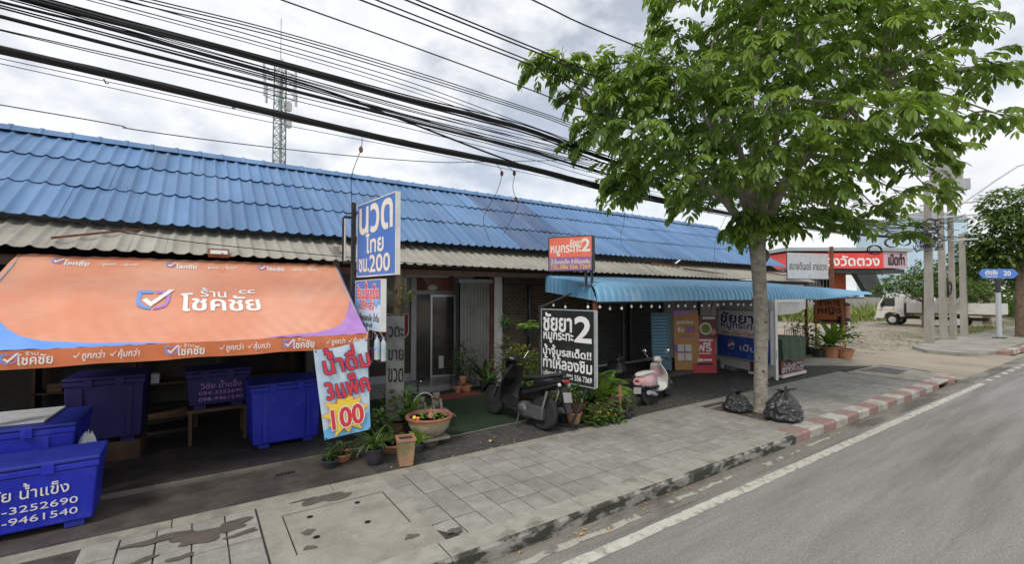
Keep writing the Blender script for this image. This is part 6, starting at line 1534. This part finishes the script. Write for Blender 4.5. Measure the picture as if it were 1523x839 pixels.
MB().box(5.61,7.6,5.4,8.5,2.3,6.2).build('orange_panel','panel_orange',fb)
for k in range(4): 
    m=MB(); m.box(.3+k*1.15,1.25+k*1.15,5.40,5.49,3.9,5.3); w0=m.build('window','glass_dark',fb); m=MB(); m.box(.72+k*1.15,.80+k*1.15,5.36,5.395,3.9,5.3); m.build('mullion','off_white',w0)
MB().box(-6,9,4.9,5.35,1.6,2.3).build('ledge','border_concrete',fb)
hl=thing('blue_hall','large pale blue metal hall far behind the utility poles','building',(137.9,38.5,-.2),math.atan2(28-38.4,153.2-138))
m=MB(); m.box(-1,17,0,12,0,20.5); m.build('wall','hall_blue',hl); MB().prism([(-1.3,20.5),(17.3,20.5),(17.3,21),(8,23.0),(-1.3,21)],-.3,12.3,'xz').build('roof','roof_grey',hl)
for k in range(23): MB().box(-.9+k*.78,-.82+k*.78,-.08,-.002,0,20.4).build('cladding_rib','hall_blue',hl)
wfz=thing('white_fence','long low white fence far across the yard beyond the tall grass','fence',(64,30,-.2),math.atan2(22.6-26.2,76.8-71.6))
for k in range(14): MB().box(k*2.2,k*2.2+.14,0,.14,0,2.4).build('post','concrete_pole',wfz)
for k in range(13): MB().box(k*2.2+.15,k*2.2+2.19,.04,.10,.2,2.3).build('panel','plaster',wfz)

# truck
tk=thing('truck','white six wheel flatbed truck parked on the far side of the dirt yard','truck',(50.7,10.2,-.155),R(90))
# local +x is forward (towards world +y)
def twheel(x,y,name='wheel'):
    m=MB(); m.lathe([(.28,-.13),(.44,-.14),(.47,-.08),(.47,.08),(.44,.14),(.28,.13)],(x,y,.47),22,'y'); w0=m.build(name,'rubber',tk,smooth=True); MB().lathe([(.27,-.135),(.20,-.10),(.10,-.14),(.06,-.15)],(x,y,.47),16,'y').build('rim','off_white',w0,smooth=True); MB().lathe([(.27,.135),(.20,.10),(.10,.14),(.06,.15)],(x,y,.47),16,'y').build('rim','off_white',w0,smooth=True)
for x in (0,4.15):
    for y in (.88,-.88): twheel(x,y)
for y in (.55,-.55): twheel(0,y)
MB().box(-1.5,4.6,-.4,-.25,.55,.8).build('chassis_rail','truck_frame',tk); MB().box(-1.5,4.6,.25,.4,.55,.8).build('chassis_rail','truck_frame',tk)
MB().prism([(3.35,.75),(3.35,2.55),(3.5,2.68),(4.75,2.62),(5.15,1.75),(5.32,1.1),(5.32,.55),(4.75,.55),(4.65,.95),(4.4,1.1),(3.95,1.1),(3.7,.95),(3.6,.72)],-1.02,1.02,'xz').build('cab','truck_white',tk,bevel=.04)
for y0,y1 in ((-1.035,-1.022),(1.022,1.035)):
    MB().prism([(3.95,1.62),(3.95,2.35),(4.70,2.35),(4.98,1.78),(4.98,1.62)],y0,y1,'xz').build('side_window','glass_dark',tk)
    MB().box(4.0,4.15,y0-.005,y1+.005,1.42,1.47).build('door_handle','dark_metal',tk)
    MB().bar((3.5,(y0+y1)/2,1.30),(5.25,(y0+y1)/2,1.32),.02,.03).build('orange_stripe','print_orange',tk)
MB().add([(4.83,-.9,2.5),(4.83,.9,2.5),(5.19,.9,1.72),(5.19,-.9,1.72)],[(0,3,2,1)]).build('windscreen','glass_dark',tk)
MB().box(5.33,5.42,-1,1,.45,.72).build('bumper','truck_white',tk)
for y in (-.8,.8): MB().box(5.33,5.36,y-.15,y+.15,.8,.98).build('headlight','lamp_clear',tk)
for y in (-1.25,1.1): MB().box(4.75,4.85,y,y+.16,1.5,1.95).build('mirror','black_plastic',tk)
MB().box(-2.4,3.1,-1.12,1.12,.98,1.10).build('bed_floor','truck_frame',tk)
for y in (-1.14,1.10): 
    for k in range(3): MB().box(-2.4+k*1.84,-2.4+k*1.84+1.80,y,y+.04,1.11,1.95).build('side_board','truck_white',tk)
MB().box(-2.44,-2.40,-1.1,1.1,1.11,1.95).build('tail_board','truck_white',tk); MB().box(3.10,3.15,-1.1,1.1,1.11,2.2).build('head_board','truck_white',tk)
MB().box(-2.4,3.1,-1.16,-1.141,1.04,1.09).build('side_rail','rust',tk); MB().box(-2.4,3.1,1.141,1.16,1.04,1.09).build('side_rail','rust',tk)
MB().box(1.4,2.3,.7,1.0,.5,.85).build('fuel_tank','grey_metal',tk); MB().box(3.12,3.34,-.9,.9,.9,1.9).build('cab_gap_frame','dark_metal',tk); MB().box(-.6,.6,.75,1.12,.96,.99).build('mudguard','dark_metal',tk)
# street name sign
ss=thing('street_name_sign','blue arrow shaped street name sign with 20 on a grey post at the far corner','sign',(37.9,6.05,0))
MB().tube([(0,0,-.05),(0,0,3.35)],.12,12).build('post','galvanised',ss,smooth=True); MB().tube([(0,0,2.6),(0,0,3.36)],.125,12).build('upper_sleeve','dark_metal',ss,smooth=True)
MB().lathe([(.3,-.02),(.3,.03),(.14,.05)],(0,0,0),16).build('foot','dark_metal',ss)
be=bpy.data.objects.new('arrow_plate',None); col.objects.link(be); be.parent=ss; be.location=(-.62,.48,3.42); be.rotation_euler=(0,0,R(-35.5))
MB().prism([(-.22,.27),(.0,0),(1.72,0),(2.0,.27),(1.72,.54),(0,.54)],0,.06,'xz').build('plate','sign_blue',be)
letters(be,'เทิดชัย',.12,.22,.80,.48,'print_white',bold=.05,y=-.008); letters(be,'Thoet Chai',.12,.06,.78,.17,'print_white',bold=.04,y=-.008); letters(be,'20',1.15,.16,1.55,.42,'print_white',bold=.06,y=-.008)
MB().box(.6,1.2,.0,.06,-.09,-.01).build('green_plate','canvas_green',ss,loc=(-.62,.48,3.42),rot=(0,0,R(-35.5)))

# ================================================================ OTHER TREES
def bigtree(label,loc,th_,tr_,blobs,n,ll,seed,leaf='leaf_far',cat='tree',group='trees at the far corner',name='tree',lean=(0,0)):
    rg=random.Random(seed); t=thing(name,label,cat,loc,0,group); m=MB()
    m.tube([(0,0,-.2),(lean[0]*.3,lean[1]*.3,th_*.5),(lean[0],lean[1],th_)],[tr_*1.2,tr_,tr_*.8],10)
    m.build('trunk','bark_dark',t,smooth=True)
    for (x,y,z,r_) in blobs[:6]: MB().tube([(lean[0],lean[1],th_*.92),((x+lean[0])*.55,(y+lean[1])*.55,(z+th_)*.52),(x,y,z)],[tr_*.5,tr_*.3,.03],6).build('limb','bark_dark',t,smooth=True)
    m=MB()
    for (x,y,z,r_) in blobs:
        for _ in range(int(n*r_*r_)):
            v=Vector((rg.gauss(0,1),rg.gauss(0,1),rg.gauss(0,1))).normalized()*rg.uniform(.35,1)**.5*r_
            yaw=math.atan2(v.y,v.x)+rg.uniform(-.8,.8); p=Vector((x+v.x,y+v.y,z+v.z*.75))
            for q in range(5): leaflet(m,p+Vector((rg.uniform(-.2,.2),rg.uniform(-.2,.2),rg.uniform(-.12,.12))),yaw+rg.uniform(-1,1),rg.uniform(-.9,.3),ll*rg.uniform(.7,1.3),ll*.5)
    tag(m.build('crown',leaf,t),kind='stuff'); return t
rg=random.Random(9)
bl=[(-.3,.9,5.0,1.4),(-.6,.5,6.4,1.7),(.8,-.3,7.0,1.8),(2.2,-1.2,6.2,1.8),(.4,.0,5.0,1.7),(2.0,-1.0,4.4,1.7),(.4,1.8,4.2,1.1),(1.6,-.5,3.4,1.3),(-.4,1.7,5.6,1.0),(3.5,-2,5.2,1.7),(-.9,.6,8.0,1.1),(1.4,-.9,8.4,1.3),(1.8,2.2,4.6,1.5),(3,-1.6,3.6,1.3)]
bigtree('dense dark green roadside tree at the right edge beside the street name sign',(40.2,5.5,0),3.6,.24,bl,85,.30,10)
bl=[(0,0,3.4,1.5),(-1.6,1.1,3.6,1.2),(1.5,-.8,3.3,1.3),(.4,-.2,4.6,1.1),(-2.6,1.6,3.0,.8),(2.6,-1.6,3.2,1.1),(3.6,-2.3,2.8,.9)]
bigtree('small light green tree with drooping foliage standing in front of the white truck',(47.0,11.6,-.15),2.2,.12,bl,95,.26,11,'leaf_far')
bl=[(0,0,4.5,2.2),(2.5,-1.8,5,2.4),(-2,1.5,3.8,1.8),(4.5,-3,4.2,2.2),(1,-.5,2.6,1.8),(6.5,-4.3,4.5,2.2)]
bigtree('dark bushy tree mass behind the truck at the far right',(58,10,-.15),2.5,.25,bl,34,.36,12,'leaf_far')
o=MB()
rg=random.Random(21)
for k in range(700):
    u=rg.random(); p=(62+u*110+rg.uniform(-3,3),4+44*u+rg.uniform(-1.5,1.5)+rg.uniform(-22,14)*(1-u)*.2,rg.uniform(.2,3.2+2*math.sin(u*20)))
    for q in range(10): leaflet(o,(p[0]+rg.uniform(-1.2,1.2),p[1]+rg.uniform(-1.2,1.2),p[2]+rg.uniform(-.8,.8)),rg.uniform(0,6.28),rg.uniform(-.8,.5),.8,.5)
tag(o.build('far_scrub','leaf_far'),kind='stuff')

# leaf litter along the kerb and round the tree pit
rg=random.Random(55); m=MB()
for k in range(150):
    if k<60: x,y,z=9.7+rg.gauss(0,1.3),5.1+rg.gauss(0,.5),.008
    elif k<110: x,y,z=rg.uniform(2,17),rg.uniform(3.72,3.93),-.15
    else: x,y,z=rg.uniform(2.3,12),rg.uniform(6.3,6.9),.006
    if z>0 and (y<4.3 or y>6.9): continue
    m.blade((x,y,z),rg.uniform(0,6.28),.15,rg.uniform(.03,.07),rg.uniform(.018,.035),.4,3,.15)
tag(m.build('leaf_litter','dry_leaf'),kind='stuff')
